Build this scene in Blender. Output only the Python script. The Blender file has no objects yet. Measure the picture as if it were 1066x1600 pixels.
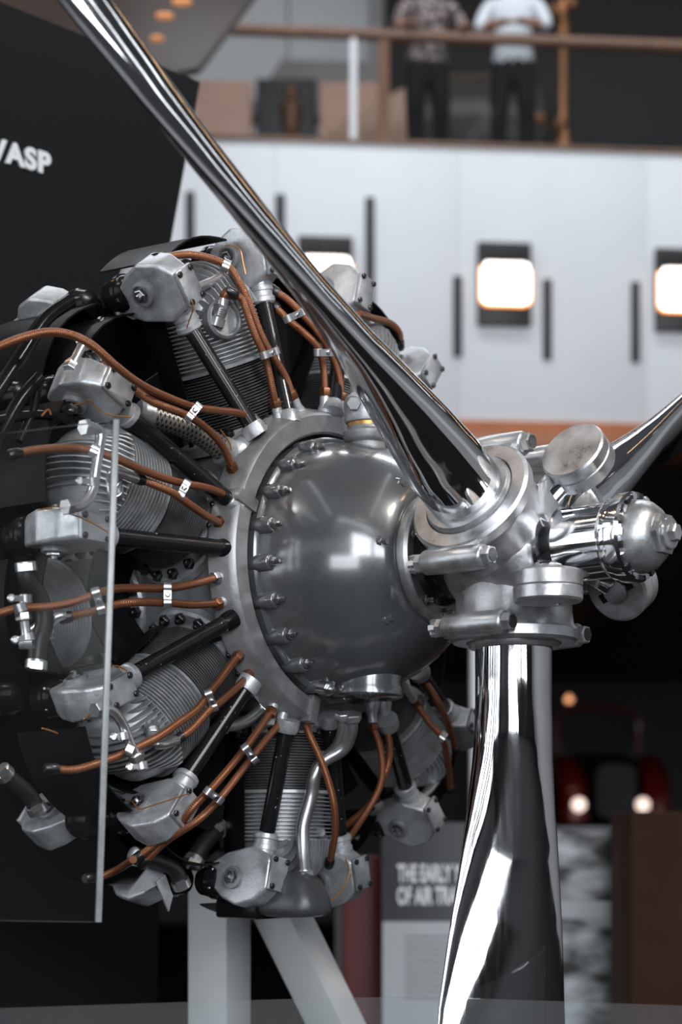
import bpy, bmesh, math, random
from mathutils import Vector, Matrix, Quaternion
random.seed(7)
S = bpy.context.scene
COL = S.collection
PI = math.pi
rad = math.radians

# ------------------------------------------------------------------ camera
FPX, HY, CX = 2770.0, 1325.0, 533.0          # focal length in pixels, horizon row, centre column (1066x1600)
EYE = Vector((0, 0, 1.25))
cam = bpy.data.cameras.new('camera')
camo = bpy.data.objects.new('camera', cam); COL.objects.link(camo)
camo.location = EYE; camo.rotation_euler = (PI/2, 0, 0)
cam.sensor_fit = 'VERTICAL'; cam.sensor_height = 36; cam.sensor_width = 24
cam.lens = FPX/1600*36
cam.shift_y = (HY-800)/1600
cam.clip_start = .05; cam.clip_end = 200
cam.dof.use_dof = True; cam.dof.focus_distance = 3.05; cam.dof.aperture_fstop = 2.6
S.camera = camo

# ------------------------------------------------------------------ world, lights, exposure
w = bpy.data.worlds.new('world'); S.world = w; w.use_nodes = True
w.node_tree.nodes['Background'].inputs[0].default_value = (.55, .62, .72, 1)
w.node_tree.nodes['Background'].inputs[1].default_value = .06
S.view_settings.view_transform = 'Standard'; S.view_settings.look = 'None'
S.view_settings.gamma = 1; S.view_settings.exposure = 0; S.view_settings.use_curve_mapping = False

def area(name, loc, target, sx, sy, energy, col=(1, 1, 1), shape='RECTANGLE'):
    l = bpy.data.lights.new(name, 'AREA'); l.shape = shape; l.size = sx; l.size_y = sy; l.energy = energy; l.color = col
    o = bpy.data.objects.new(name, l); COL.objects.link(o); o.location = loc
    o.rotation_euler = (Vector(target)-Vector(loc)).to_track_quat('-Z', 'Y').to_euler(); return o
def spot(name, loc, target, energy, deg, col=(1, 1, 1), r=.06):
    l = bpy.data.lights.new(name, 'SPOT'); l.energy = energy; l.color = col; l.spot_size = rad(deg); l.spot_blend = .5; l.shadow_soft_size = r
    o = bpy.data.objects.new(name, l); COL.objects.link(o); o.location = loc
    o.rotation_euler = (Vector(target)-Vector(loc)).to_track_quat('-Z', 'Y').to_euler(); return o
DAY = (.90, .95, 1.0)
WARM = (1.0, .62, .34)
# daylight in the tall windows behind the visitor, in the window bay at the left, and in the skylight
for x in (1.6, 5.8):
    area('window_daylight', (x, -8.9, 5.4), (x, 0, 5.4), 3.6, 5.8, 900, DAY)
for y in (-6.6, -3.0, .6):
    area('window_daylight_side', (-11.85, y, 3.7), (0, y, 3.7), 3.0, 6.6, 260, DAY)
area('skylight_daylight', (0, 9.2, 10.85), (0, 9.2, 0), 11, 1.6, 500, DAY)
spot('track_spot', (1.95, 1.5, 4.1), (.1, 3.2, 1.75), 260, 40, (1, .97, .93), .2)
spot('track_spot', (-3.4, 1.6, 5.2), (-.2, 3.3, 1.8), 110, 36, (1, .97, .93), .10)
for x, y in ((-5, 3), (-5.6, 6), (4.5, -2), (6.5, 1.5)):   # warm hall lamps
    area('hall_lamp', (x, y, 8.2), (x, y, 0), .5, .5, 22, WARM, 'DISK')
area('added_entrance_light', (-1.6, -8.95, 1.35), (-1.6, 0, 1.35), 5.2, 2.4, 330, DAY)   # unseen bright entrance, added for the lower blade to reflect
for y in (11.5, 14, 17, 20.5, 24):  # unseen far lines, added for the left blade to reflect
    area('added_ceiling_line', (5, y, 10.85), (5, y, 0), 14, .22, 34, DAY if y != 17 else WARM)
for x in (-9, -6.5, -3.5, 3, 7, 11):   # unseen light lines, added to draw streaks on the polished blades
    area('added_ceiling_line', (x, -1, 9.6), (x, -1, 0), .16, 11, 24, DAY if x != 7 else WARM)

# ------------------------------------------------------------------ materials
MATS = {}
def mat(name, col, rough=.5, metal=0., noise=0., nscale=20., bump=0., bscale=60., rvar=0., coat=0., emit=None, estr=0., spec=.5):
    if name in MATS: return MATS[name]
    m = bpy.data.materials.new(name); m.use_nodes = True
    nt = m.node_tree; b = nt.nodes['Principled BSDF']
    b.inputs['Base Color'].default_value = (*col, 1); b.inputs['Roughness'].default_value = rough
    b.inputs['Metallic'].default_value = metal; b.inputs['Coat Weight'].default_value = coat; b.inputs['Specular IOR Level'].default_value = spec
    if emit: b.inputs['Emission Color'].default_value = (*emit, 1); b.inputs['Emission Strength'].default_value = estr
    if noise or bump or rvar:
        tc = nt.nodes.new('ShaderNodeTexCoord')
        n = nt.nodes.new('ShaderNodeTexNoise'); n.inputs['Scale'].default_value = nscale; n.inputs['Detail'].default_value = 6; n.inputs['Roughness'].default_value = .65
        nt.links.new(tc.outputs['Object'], n.inputs['Vector'])
        if noise:
            r = nt.nodes.new('ShaderNodeValToRGB')
            r.color_ramp.elements[0].position = .3; r.color_ramp.elements[1].position = .7
            r.color_ramp.elements[0].color = (*[max(0, c*(1-noise)) for c in col], 1); r.color_ramp.elements[1].color = (*[min(1, c*(1+noise)) for c in col], 1)
            nt.links.new(n.outputs['Fac'], r.inputs['Fac']); nt.links.new(r.outputs['Color'], b.inputs['Base Color'])
        if rvar:
            mr = nt.nodes.new('ShaderNodeMapRange'); mr.inputs['From Min'].default_value = .3; mr.inputs['From Max'].default_value = .7
            mr.inputs['To Min'].default_value = max(.02, rough-rvar); mr.inputs['To Max'].default_value = rough+rvar
            nt.links.new(n.outputs['Fac'], mr.inputs['Value']); nt.links.new(mr.outputs['Result'], b.inputs['Roughness'])
        if bump:
            n2 = nt.nodes.new('ShaderNodeTexNoise'); n2.inputs['Scale'].default_value = bscale; n2.inputs['Detail'].default_value = 3
            nt.links.new(tc.outputs['Object'], n2.inputs['Vector'])
            bp = nt.nodes.new('ShaderNodeBump'); bp.inputs['Strength'].default_value = bump; bp.inputs['Distance'].default_value = .002
            nt.links.new(n2.outputs['Fac'], bp.inputs['Height']); nt.links.new(bp.outputs['Normal'], b.inputs['Normal'])
    MATS[name] = m; return m

CAST = mat('cast_aluminium', (.43, .44, .455), .40, .6, .38, 18, .3, 180, .12)
CASTD = mat('cast_aluminium_dull', (.24, .245, .25), .5, .5, .3, 22, .25, 160, .1)
HUBM = mat('hub_metal', (.43, .435, .445), .36, .8, .36, 16, .2, 120, .13)
FIN = mat('fin_aluminium', (.40, .41, .42), .45, .6, .3, 30)
FINS = mat('fin_steel', (.13, .13, .135), .5, .5, .3, 30)
NOSE = mat('grey_enamel', (.074, .078, .083), .30, .1, .18, 7, .10, 220, .07, .9)
NOSE.node_tree.nodes['Principled BSDF'].inputs['Coat Roughness'].default_value = .15; NOSE.node_tree.nodes['Principled BSDF'].inputs['Coat IOR'].default_value = 1.85
DGREY = mat('dark_grey_enamel', (.05, .052, .055), .35, .1, .15, 9)
BLACK = mat('black_enamel', (.007, .007, .008), .22, 0, .3, 12, 0, 60, .08, spec=.12)
BAFFLE = mat('black_baffle_paint', (.006, .006, .0065), .42, 0, .3, 12, .1, 90, .1, spec=.08)
BOARD = mat('black_board', (.0085, .009, .0095), .62, 0, .1, 3, spec=.25)
RUBBER = mat('black_rubber', (.012, .012, .013), .45, 0, .2, 20, .2, 200)
STEEL = mat('steel', (.42, .42, .43), .3, 1, .25, 60)
DSTEEL = mat('dark_steel', (.06, .06, .062), .35, .9, .3, 60)
PIPE = mat('pipe_metal', (.55, .555, .565), .28, .9, .2, 25)
COPN = mat('copper_nut', (.16, .065, .03), .4, .7, .3, 60)
WIRE = mat('safety_wire', (.62, .25, .07), .35, .7)
WHITE = mat('white_panel', (.74, .755, .78), .55, 0, .03, 1.5)
GREYP = mat('stand_grey', (.42, .43, .44), .5, 0, .08, 6)

def blade_material():
    m = bpy.data.materials.new('polished_aluminium'); m.use_nodes = True; nt = m.node_tree; b = nt.nodes['Principled BSDF']
    b.inputs['Base Color'].default_value = (.80, .81, .83, 1); b.inputs['Metallic'].default_value = 1
    tc = nt.nodes.new('ShaderNodeTexCoord'); mp = nt.nodes.new('ShaderNodeMapping'); mp.inputs['Scale'].default_value = (1, 1, .06)
    nt.links.new(tc.outputs['Object'], mp.inputs['Vector'])
    n = nt.nodes.new('ShaderNodeTexNoise'); n.inputs['Scale'].default_value = 120; n.inputs['Detail'].default_value = 5
    nt.links.new(mp.outputs['Vector'], n.inputs['Vector'])
    mr = nt.nodes.new('ShaderNodeMapRange'); mr.inputs['From Min'].default_value = .35; mr.inputs['From Max'].default_value = .75; mr.inputs['To Min'].default_value = .035; mr.inputs['To Max'].default_value = .10
    nt.links.new(n.outputs['Fac'], mr.inputs['Value']); nt.links.new(mr.outputs['Result'], b.inputs['Roughness'])
    n2 = nt.nodes.new('ShaderNodeTexNoise'); n2.inputs['Scale'].default_value = 9; n2.inputs['Detail'].default_value = 2
    mp2 = nt.nodes.new('ShaderNodeMapping'); mp2.inputs['Scale'].default_value = (1, 1, .35); nt.links.new(tc.outputs['Object'], mp2.inputs['Vector'])
    nt.links.new(mp2.outputs['Vector'], n2.inputs['Vector'])
    bp = nt.nodes.new('ShaderNodeBump'); bp.inputs['Strength'].default_value = .35; bp.inputs['Distance'].default_value = .004
    nt.links.new(n2.outputs['Fac'], bp.inputs['Height']); nt.links.new(bp.outputs['Normal'], b.inputs['Normal'])
    return m
POL = blade_material()
POLC = mat('polished_chrome', (.78, .79, .81), .09, 1, .08, 20, 0, 60, .04)

def braid_material(name, c0, c1, k, nv, metal, rough):
    m = bpy.data.materials.new(name); m.use_nodes = True; nt = m.node_tree; b = nt.nodes['Principled BSDF']
    uv = nt.nodes.new('ShaderNodeUVMap'); uv.uv_map = 'UVMap'
    sx = nt.nodes.new('ShaderNodeSeparateXYZ'); nt.links.new(uv.outputs['UV'], sx.inputs[0])
    def M(op, a, bb):
        n = nt.nodes.new('ShaderNodeMath'); n.operation = op
        for i, q in enumerate((a, bb)):
            if q is None: continue
            if isinstance(q, (int, float)): n.inputs[i].default_value = q
            else: nt.links.new(q, n.inputs[i])
        return n.outputs[0]
    ul = M('MULTIPLY', sx.outputs[0], k*2*PI); va = M('MULTIPLY', sx.outputs[1], nv*2*PI)
    s1 = M('SINE', M('ADD', ul, va), None); s2 = M('SINE', M('SUBTRACT', ul, va), None)
    h = M('MULTIPLY_ADD', M('MAXIMUM', s1, s2), .5); h.node.inputs[2].default_value = .5
    r = nt.nodes.new('ShaderNodeValToRGB'); r.color_ramp.elements[0].color = (*c0, 1); r.color_ramp.elements[1].color = (*c1, 1)
    r.color_ramp.elements[0].position = .25; r.color_ramp.elements[1].position = .9
    nt.links.new(h, r.inputs['Fac']); nt.links.new(r.outputs['Color'], b.inputs['Base Color'])
    bp = nt.nodes.new('ShaderNodeBump'); bp.inputs['Strength'].default_value = .6; bp.inputs['Distance'].default_value = .0008
    nt.links.new(h, bp.inputs['Height']); nt.links.new(bp.outputs['Normal'], b.inputs['Normal'])
    b.inputs['Metallic'].default_value = metal; b.inputs['Roughness'].default_value = rough
    return m
RINGM = mat('ring_metal', (.25, .25, .255), .38, .6, .3, 14, .2, 140, .1)
COPPER = braid_material('copper_braid', (.065, .022, .009), (.31, .115, .052), 330, 3, .5, .36)
BRAID = braid_material('steel_braid', (.04, .037, .034), (.30, .28, .25), 120, 7, .6, .4)

def tube_paint():
    m = bpy.data.materials.new('chipped_black_enamel'); m.use_nodes = True; nt = m.node_tree; b = nt.nodes['Principled BSDF']
    tc = nt.nodes.new('ShaderNodeTexCoord'); n = nt.nodes.new('ShaderNodeTexNoise'); n.inputs['Scale'].default_value = 130; n.inputs['Detail'].default_value = 3
    nt.links.new(tc.outputs['Object'], n.inputs['Vector'])
    r = nt.nodes.new('ShaderNodeValToRGB'); r.color_ramp.interpolation = 'LINEAR'
    r.color_ramp.elements[0].position = .70; r.color_ramp.elements[0].color = (.009, .009, .01, 1); r.color_ramp.elements[1].position = .73; r.color_ramp.elements[1].color = (.5, .5, .5, 1)
    nt.links.new(n.outputs['Fac'], r.inputs['Fac']); nt.links.new(r.outputs['Color'], b.inputs['Base Color']); b.inputs['Roughness'].default_value = .22
    return m
TUBE = tube_paint()

def glass_material(name, haze, tint=(1, 1, 1), gloss=.4):
    m = bpy.data.materials.new(name); m.use_nodes = True; nt = m.node_tree
    out = nt.nodes['Material Output']; nt.nodes.remove(nt.nodes['Principled BSDF'])
    tr = nt.nodes.new('ShaderNodeBsdfTransparent'); tr.inputs[0].default_value = (*tint, 1)
    gl = nt.nodes.new('ShaderNodeBsdfGlossy'); gl.inputs['Roughness'].default_value = .02
    df = nt.nodes.new('ShaderNodeBsdfDiffuse'); df.inputs[0].default_value = (.7, .7, .72, 1)
    fr = nt.nodes.new('ShaderNodeFresnel'); fr.inputs[0].default_value = 1.45
    m1 = nt.nodes.new('ShaderNodeMixShader'); mu = nt.nodes.new('ShaderNodeMath'); mu.operation = 'MULTIPLY'; mu.inputs[1].default_value = gloss; nt.links.new(fr.outputs[0], mu.inputs[0]); nt.links.new(mu.outputs[0], m1.inputs[0]); nt.links.new(tr.outputs[0], m1.inputs[1]); nt.links.new(gl.outputs[0], m1.inputs[2])
    m2 = nt.nodes.new('ShaderNodeMixShader'); m2.inputs[0].default_value = haze; nt.links.new(m1.outputs[0], m2.inputs[1]); nt.links.new(df.outputs[0], m2.inputs[2])
    nt.links.new(m2.outputs[0], out.inputs[0]); return m
ACRY = glass_material('acrylic_clear', .003, (.96, .965, .965), .06)
ACRE = mat('acrylic_polished_edge', (.26, .28, .285), .25, 0, .2, 30)
BGLASS = glass_material('barrier_glass', .035, (.92, .94, .94), .1)  # haze mixes in a pale veil that stands for reflected light
RGLASS = glass_material('railing_glass', .004, (.95, .96, .96), .08)

# ------------------------------------------------------------------ mesh helpers
class MB:
    def __init__(s): s.v = []; s.f = []; s.uv = {}; s.mi = {}
    def add(s, vs, fs, mi=0):
        o = len(s.v); s.v += [tuple(q) for q in vs]
        for q in fs:
            if mi: s.mi[len(s.f)] = mi
            s.f.append(tuple(i+o for i in q))
        return s
    def mesh(s, name, bevel=0., segs=2, sharp=35, flat=False):
        me = bpy.data.meshes.new(name); me.from_pydata(s.v, [], s.f)
        if s.uv:
            l = me.uv_layers.new(name='UVMap')
            for p in me.polygons:
                if p.index in s.uv:
                    for k, li in enumerate(p.loop_indices): l.data[li].uv = s.uv[p.index][k]
        for i, k in s.mi.items(): me.polygons[i].material_index = k
        if bevel:
            bm = bmesh.new(); bm.from_mesh(me); bmesh.ops.recalc_face_normals(bm, faces=bm.faces)
            ed = [e for e in bm.edges if len(e.link_faces) == 2 and e.calc_face_angle(0) > rad(28)]
            bmesh.ops.bevel(bm, geom=ed, offset=bevel, segments=segs, profile=.5, affect='EDGES', clamp_overlap=True)
            bm.to_mesh(me); bm.free()
        else:
            bm = bmesh.new(); bm.from_mesh(me); bmesh.ops.recalc_face_normals(bm, faces=bm.faces); bm.to_mesh(me); bm.free()
        if not flat:
            me.shade_smooth(); me.set_sharp_from_angle(angle=rad(sharp))
        me.update(); return me

def basis(d):
    d = Vector(d).normalized(); h = Vector((0, 0, 1)) if abs(d.z) < .9 else Vector((0, 1, 0))
    a = d.cross(h).normalized(); return d, a, d.cross(a).normalized()

def lathe(mb, prof, o, d, seg=24, a0=0., a1=360., ref=None, mi=0):
    """prof: list of (radius, height along d)"""
    o = Vector(o); d, a, b = basis(d)
    if ref is not None: a = (Vector(ref)-d*Vector(ref).dot(d)).normalized(); b = d.cross(a)
    full = abs(a1-a0-360) < 1e-6; n = seg if full else seg+1
    vs = []
    for r, h in prof:
        for k in range(n):
            t = rad(a0+(a1-a0)*k/seg); vs.append(o+d*h+(a*math.cos(t)+b*math.sin(t))*r)
    fs = []
    for i in range(len(prof)-1):
        for k in range(seg):
            k2 = (k+1) % n
            fs.append((i*n+k, i*n+k2, (i+1)*n+k2, (i+1)*n+k))
    if full:
        if prof[0][0] > 1e-5: fs.append(tuple(range(n-1, -1, -1)))
        if prof[-1][0] > 1e-5: fs.append(tuple((len(prof)-1)*n+k for k in range(n)))
    return mb.add(vs, fs, mi)

def cyl(mb, p0, p1, r, seg=16, r1=None, ch=0.):
    p0 = Vector(p0); p1 = Vector(p1); L = (p1-p0).length; r1 = r if r1 is None else r1
    pr = [(r-ch, 0), (r, ch), (r1, L-ch), (r1-ch, L)] if ch else [(r, 0), (r1, L)]
    return lathe(mb, pr, p0, p1-p0, seg)

def hexnut(mb, o, d, r, h, stud=0.):
    lathe(mb, [(r*.9, 0), (r, h*.12), (r, h*.85), (r*.86, h)], o, d, 6)
    if stud: lathe(mb, [(r*.5, h), (r*.5, h+stud*.8), (r*.35, h+stud)], o, d, 8)

def smooth_path(pts, sub=6):
    P = [Vector(p) for p in pts]
    if len(P) < 3: return P
    out = []
    for i in range(len(P)-1):
        p0 = P[i-1] if i else P[0]*2-P[1]; p1 = P[i]; p2 = P[i+1]; p3 = P[i+2] if i+2 < len(P) else P[-1]*2-P[-2]
        for k in range(sub):
            t = k/sub
            out.append(.5*((2*p1)+(p2-p0)*t+(2*p0-5*p1+4*p2-p3)*t*t+(3*p1-p0-3*p2+p3)*t**3))
    out.append(P[-1]); return out

def tube(mb, pts, r, seg=10, sub=6, uv=True, smooth=True, r1=None):
    P = smooth_path(pts, sub) if smooth else [Vector(p) for p in pts]
    n = len(P); T = [(P[min(i+1, n-1)]-P[max(i-1, 0)]).normalized() for i in range(n)]
    _, a, b = basis(T[0]); vs = []; L = [0.]
    for i in range(n):
        if i:
            q = T[i-1].rotation_difference(T[i]); a = q @ a; b = T[i].cross(a); L.append(L[-1]+(P[i]-P[i-1]).length)
        rr = r if r1 is None else r+(r1-r)*i/(n-1)
        for k in range(seg):
            t = 2*PI*k/seg; vs.append(P[i]+(a*math.cos(t)+b*math.sin(t))*rr)
    fs = []; base = len(mb.f)
    for i in range(n-1):
        for k in range(seg):
            k2 = (k+1) % seg; fs.append((i*seg+k, i*seg+k2, (i+1)*seg+k2, (i+1)*seg+k))
            if uv: mb.uv[base+len(fs)-1] = [(L[i], k/seg), (L[i], (k+1)/seg), (L[i+1], (k+1)/seg), (L[i+1], k/seg)]
    fs.append(tuple(range(seg-1, -1, -1))); fs.append(tuple((n-1)*seg+k for k in range(seg)))
    return mb.add(vs, fs)

def obox(mb, c, ex, ey, ez, mi=0):
    c = Vector(c); ex = Vector(ex); ey = Vector(ey); ez = Vector(ez)
    vs = [c+ex*i+ey*j+ez*k for i in (-1, 1) for j in (-1, 1) for k in (-1, 1)]
    return mb.add(vs, [(0, 1, 3, 2), (4, 6, 7, 5), (0, 4, 5, 1), (2, 3, 7, 6), (0, 2, 6, 4), (1, 5, 7, 3)], mi)
def box(mb, x0, x1, y0, y1, z0, z1, mi=0):
    return obox(mb, ((x0+x1)/2, (y0+y1)/2, (z0+z1)/2), ((x1-x0)/2, 0, 0), (0, (y1-y0)/2, 0), (0, 0, (z1-z0)/2), mi)
def prism(mb, poly, ext):
    n = len(poly); ext = Vector(ext); A = [Vector(p) for p in poly]; vs = A+[p+ext for p in A]
    return mb.add(vs, [tuple(range(n-1, -1, -1)), tuple(range(n, 2*n))]+[(i, (i+1) % n, n+(i+1) % n, n+i) for i in range(n)])
def loft(mb, rings, cap=True):
    n = len(rings[0]); vs = [p for r in rings for p in r]; fs = []
    for i in range(len(rings)-1):
        for k in range(n): fs.append((i*n+k, i*n+(k+1) % n, (i+1)*n+(k+1) % n, (i+1)*n+k))
    if cap: fs += [tuple(range(n-1, -1, -1)), tuple((len(rings)-1)*n+k for k in range(n))]
    return mb.add(vs, fs)

def link(name, me, m, parent=None):
    o = bpy.data.objects.new(name, me); COL.objects.link(o)
    if me is not None and m is not None and not me.materials:
        for q in (m if isinstance(m, (list, tuple)) else [m]): me.materials.append(q)
    if parent is not None: o.parent = parent
    return o
def build(name, mb, m, parent=None, **k): return link(name, mb.mesh(name, **k), m, parent)
def tag(o, label, cat, group=None):
    o['label'] = label; o['category'] = cat
    if group: o['group'] = group
    return o
def struct(o): o['kind'] = 'structure'; return o
def empty(name, loc, rz=0.):
    o = bpy.data.objects.new(name, None); COL.objects.link(o); o.location = loc; o.rotation_euler = (0, 0, rz); o.empty_display_size = .1; return o
def wp(x, y, d): return Vector(((x-CX)/FPX*d, d, EYE.z+(HY-y)/FPX*d))

# ------------------------------------------------------------------ engine frame: X forward along the shaft, Y in-plane, Z up
PHI = rad(51); RP = .39
AX = Vector((math.sin(PHI), -math.cos(PHI), 0)); UX = Vector((math.cos(PHI), math.sin(PHI), 0)); VX = Vector((0, 0, 1))
HUB = wp(803, 858, 3.06); RING = HUB-AX*RP
ROT = math.atan2(AX.y, AX.x)
def to_local(q): q = q-RING; return Vector((q.dot(AX), q.dot(UX), q.dot(VX)))
def ray(x, y): return Vector(((x-CX)/FPX, 1, (HY-y)/FPX))
def pt(x, y, p):
    """point of the engine frame at axial station p that lies in the direction of a photo pixel"""
    d = ray(x, y); c = RING+AX*p; t = ((c-EYE).dot(AX))/d.dot(AX); return to_local(EYE+d*t)
def pside(x, y, az, off):
    """the same, on the side face of a rocker box that stands at azimuth az"""
    a = rad(az); n = (-math.sin(a))*UX+math.cos(a)*VX
    d = ray(x, y); c = RING+n*off; t = (c-EYE).dot(n)/d.dot(n); return to_local(EYE+d*t)
def pol(p, r, az): a = rad(az); return Vector((p, r*math.cos(a), r*math.sin(a)))
CAML = to_local(EYE)

# ================================================================== THE HALL
def plane_box(name, x0, x1, y0, y1, z0, z1, m): 
    b = MB(); box(b, x0, x1, y0, y1, z0, z1); return struct(build(name, b, m, flat=True))
FLOORM = mat('floor_carpet', (.012, .0115, .012), .9, 0, .3, 8, spec=.03)
WALLM = mat('hall_wall_dark', (.035, .034, .036), .7, 0, .1, 2)
WALLL = mat('hall_wall_grey', (.16, .16, .165), .7, 0, .1, 2)
SOFFIT = mat('brown_soffit', (.045, .022, .013), .45, 0, .25, 2)
plane_box('floor', -12, 14, -9.4, 30, -.2, 0, FLOORM)
plane_box('wall_left', -12.2, -12, -9.4, 30, 0, 11.2, WALLM)
plane_box('wall_right', 14, 14.2, -9.4, 30, 0, 11.2, mat('hall_wall_pale', (.42, .42, .43), .7, 0, .05, 2))
plane_box('trim_1', 13.8, 14, -9.2, 12, 3.9, 6.0, WHITE)
plane_box('trim_2', -12, -11.9, 2.6, 11, 3.9, 6.0, WHITE)
plane_box('trim_3', -12, -.4, -9.2, -9.05, 3.9, 6.0, WHITE)
b = MB()   # mullions of the tall side windows, added to stripe the blade reflections
for y0 in (-6.6, -3.0, .6):
    for k in range(4): box(b, -11.75, -11.65, y0-1.55+k*1.0, y0-1.45+k*1.0, .3, 7.1)
    for z in (.35, 2.6, 4.8, 7.0): box(b, -11.75, -11.65, y0-1.5, y0+1.5, z-.06, z+.06)
struct(build('window_1', b, WALLM, flat=True))
b = MB()   # mullions of the windows behind the visitor, added to split their reflection
for x0 in (1.6, 5.8):
    for k in range(4): box(b, x0-1.85+k*1.2, x0-1.75+k*1.2, -8.75, -8.65, 2.5, 8.3)
    for z in (4.4, 6.4): box(b, x0-1.8, x0+1.8, -8.75, -8.65, z-.05, z+.05)
struct(build('window_2', b, WALLM, flat=True))
b = MB()   # frames of the added, unseen entrance
for k in range(6): box(b, -4.3+k*1.06, -4.2+k*1.06, -8.8, -8.7, 0, 2.6)
box(b, -4.3, 1.1, -8.8, -8.7, .95, 1.05)
struct(build('added_door_1', b, WALLM, flat=True))
plane_box('wall_far', -12, 14, 29.8, 30, 0, 11.2, WALLM)
plane_box('ceiling', -12, 14, -9.4, 30, 11, 11.2, WALLL)
b = MB()   # window wall behind the visitor: piers and bands with the openings left free
box(b, -12, -4.3, -9.4, -9.2, 0, 2.6); box(b, 1.1, 14, -9.4, -9.2, 0, 2.6); box(b, -4.3, 1.1, -9.4, -9.2, 2.55, 2.6); box(b, -12, 14, -9.4, -9.2, 8.2, 11)
for x0, x1 in ((-12, -.3), (3.5, 3.9), (7.7, 14)): box(b, x0, x1, -9.4, -9.2, 2.6, 8.2)
struct(build('wall_back', b, WALLM, flat=True))

# ------------------------------------------------------------------ balcony
TB = .083; D0 = 12.0; CB = math.sqrt(1+TB*TB)
BAL = empty('balcony', (0, D0, 0), math.atan(TB)); struct(BAL)
def bl(x, y, off=0.):
    s = (D0+off*CB)/(1-TB*(x-CX)/FPX); X = (x-CX)/FPX*s; Z = EYE.z+(HY-y)/FPX*s
    return ((X+TB*(s-D0))/CB, Z)
z_bot = bl(533, 652)[1]; z_top = bl(533, 224)[1]; z_rail = bl(533, 47)[1]
WOODE = mat('warm_lit_wood', (.42, .13, .045), .4, 0, .2, 5)  # warm light under the balcony is put into this orange
WOODR = mat('brown_rail', (.17, .085, .05), .35, 0, .2, 5)
SLOT = mat('slot_black', (.012, .012, .014), .6)
seams = [-9.0, bl(150, 400)[0], bl(430, 400)[0], bl(716, 400)[0], bl(1010, 400)[0], bl(1300, 400)[0], 10.5]
for i in range(len(seams)-1):
    b = MB(); box(b, seams[i]+.0012, seams[i+1]-.0012, 0, .06, z_bot, z_top); build('panel', b, WHITE, BAL, bevel=.001)
b = MB(); box(b, -9, 10.5, .06, .4, z_bot, z_top-.02); build('fascia_core', b, WALLL, BAL, flat=True)
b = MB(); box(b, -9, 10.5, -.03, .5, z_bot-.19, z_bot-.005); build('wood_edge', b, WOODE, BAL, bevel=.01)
b = MB(); box(b, -9, 10.5, .5, 17, z_bot-.12, z_bot-.02); build('soffit', b, SOFFIT, BAL, flat=True)
b = MB(); box(b, -9, 10.5, .4, 17, z_top-.30, z_top-.22); build('balcony_floor', b, SOFFIT, BAL, flat=True)
b = MB(); box(b, -9, 10.5, -.02, .10, z_top, z_top+.03); build('top_trim', b, WOODR, BAL, bevel=.006)
for x, y0, y1 in ((297, 300, 378), (438, 304, 482), (578, 309, 487), (715, 432, 558), (855, 437, 563), (993, 441, 567), (1132, 446, 572)):
    lx, za = bl(x, y0); _, zb = bl(x, y1)
    b = MB(); box(b, lx-.03, lx+.03, -.02, .05, zb, za); build('slot', b, SLOT, BAL, bevel=.006)
FRAMEM = mat('lamp_frame_black', (.02, .018, .018), .5)
LENS = mat('lamp_lens', (1, .95, .9), .3, emit=(1, .93, .86), estr=6.0)
RIM = mat('lamp_rim_amber', (1, .4, .12), .3, emit=(1, .33, .07), estr=1.6)
for k, x in enumerate((508, 787, 1063)):
    y = 436+(x-508)*.034
    lx, zc = bl(x, y+4); _, zt = bl(x, y-64); _, zb = bl(x, y+66)
    t = empty('wall_lamp', BAL.matrix_basis @ Vector((lx, 0, zc)), math.atan(TB))
    tag(t, ['square lamp in white balcony wall, half hidden behind the propeller blade', 'square black-framed lamp glowing in the middle of white balcony wall', 'square lamp in white balcony wall cut by the right picture edge'][k], 'lamp', 'lamps in the balcony wall')
    hw = .185; ht = zt-zc; hb = zb-zc
    b = MB(); box(b, -hw, hw, -.05, -.005, hb, ht); build('frame', b, FRAMEM, t, bevel=.01)
    b = MB(); n = []
    def rrect(x0, x1, z0, z1, r, y):
        o = []
        for cx, cz, a in ((x1-r, z1-r, 0), (x0+r, z1-r, 90), (x0+r, z0+r, 180), (x1-r, z0+r, 270)):
            for q in range(5): o.append(Vector((cx+r*math.cos(rad(a+q*22.5)), y, cz+r*math.sin(rad(a+q*22.5)))))
        return o
    prism(b, rrect(-hw+.012, hw-.004, hb+.125, ht-.15, .05, -.068), (0, .03, 0)); build('rim', b, RIM, t)
    b = MB(); prism(b, rrect(-hw+.026, hw-.018, hb+.142, ht-.15, .045, -.085), (0, .03, 0)); build('lens', b, LENS, t)
    for q in range(9):
        b = MB(); xx = -hw+.03+q*.039; box(b, xx, xx+.012, -.09, -.05, ht-.20, ht-.05); build('louvre', b, FRAMEM, t, flat=True)
# railing
RAIL = empty('glass_railing', BAL.matrix_basis @ Vector((0, .05, z_top)), math.atan(TB))
tag(RAIL, 'glass balcony railing with brown handrail above the white wall', 'railing')
hr = z_rail-z_top
b = MB(); tube(b, [(-9, 0, hr), (10.5, 0, hr)], .04, 12, smooth=False); build('handrail', b, WOODR, RAIL)
for x, wv, mm in ((553, .022, WHITE), (601, .035, WOODR), (-120, .03, WOODR), (1290, .03, WOODR)):
    lx = bl(x, 140)[0]; b = MB(); box(b, lx-wv, lx+wv, -.02, .02, .03, hr); build('post', b, mm, RAIL)
gx = [-9, bl(-120, 140)[0], bl(601, 140)[0], bl(1290, 140)[0], 10.5]
for i in range(4):
    b = MB(); box(b, gx[i]+.03, gx[i+1]-.03, -.006, .006, .03, hr-.05); build('pane', b, RGLASS, RAIL, flat=True)

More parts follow.
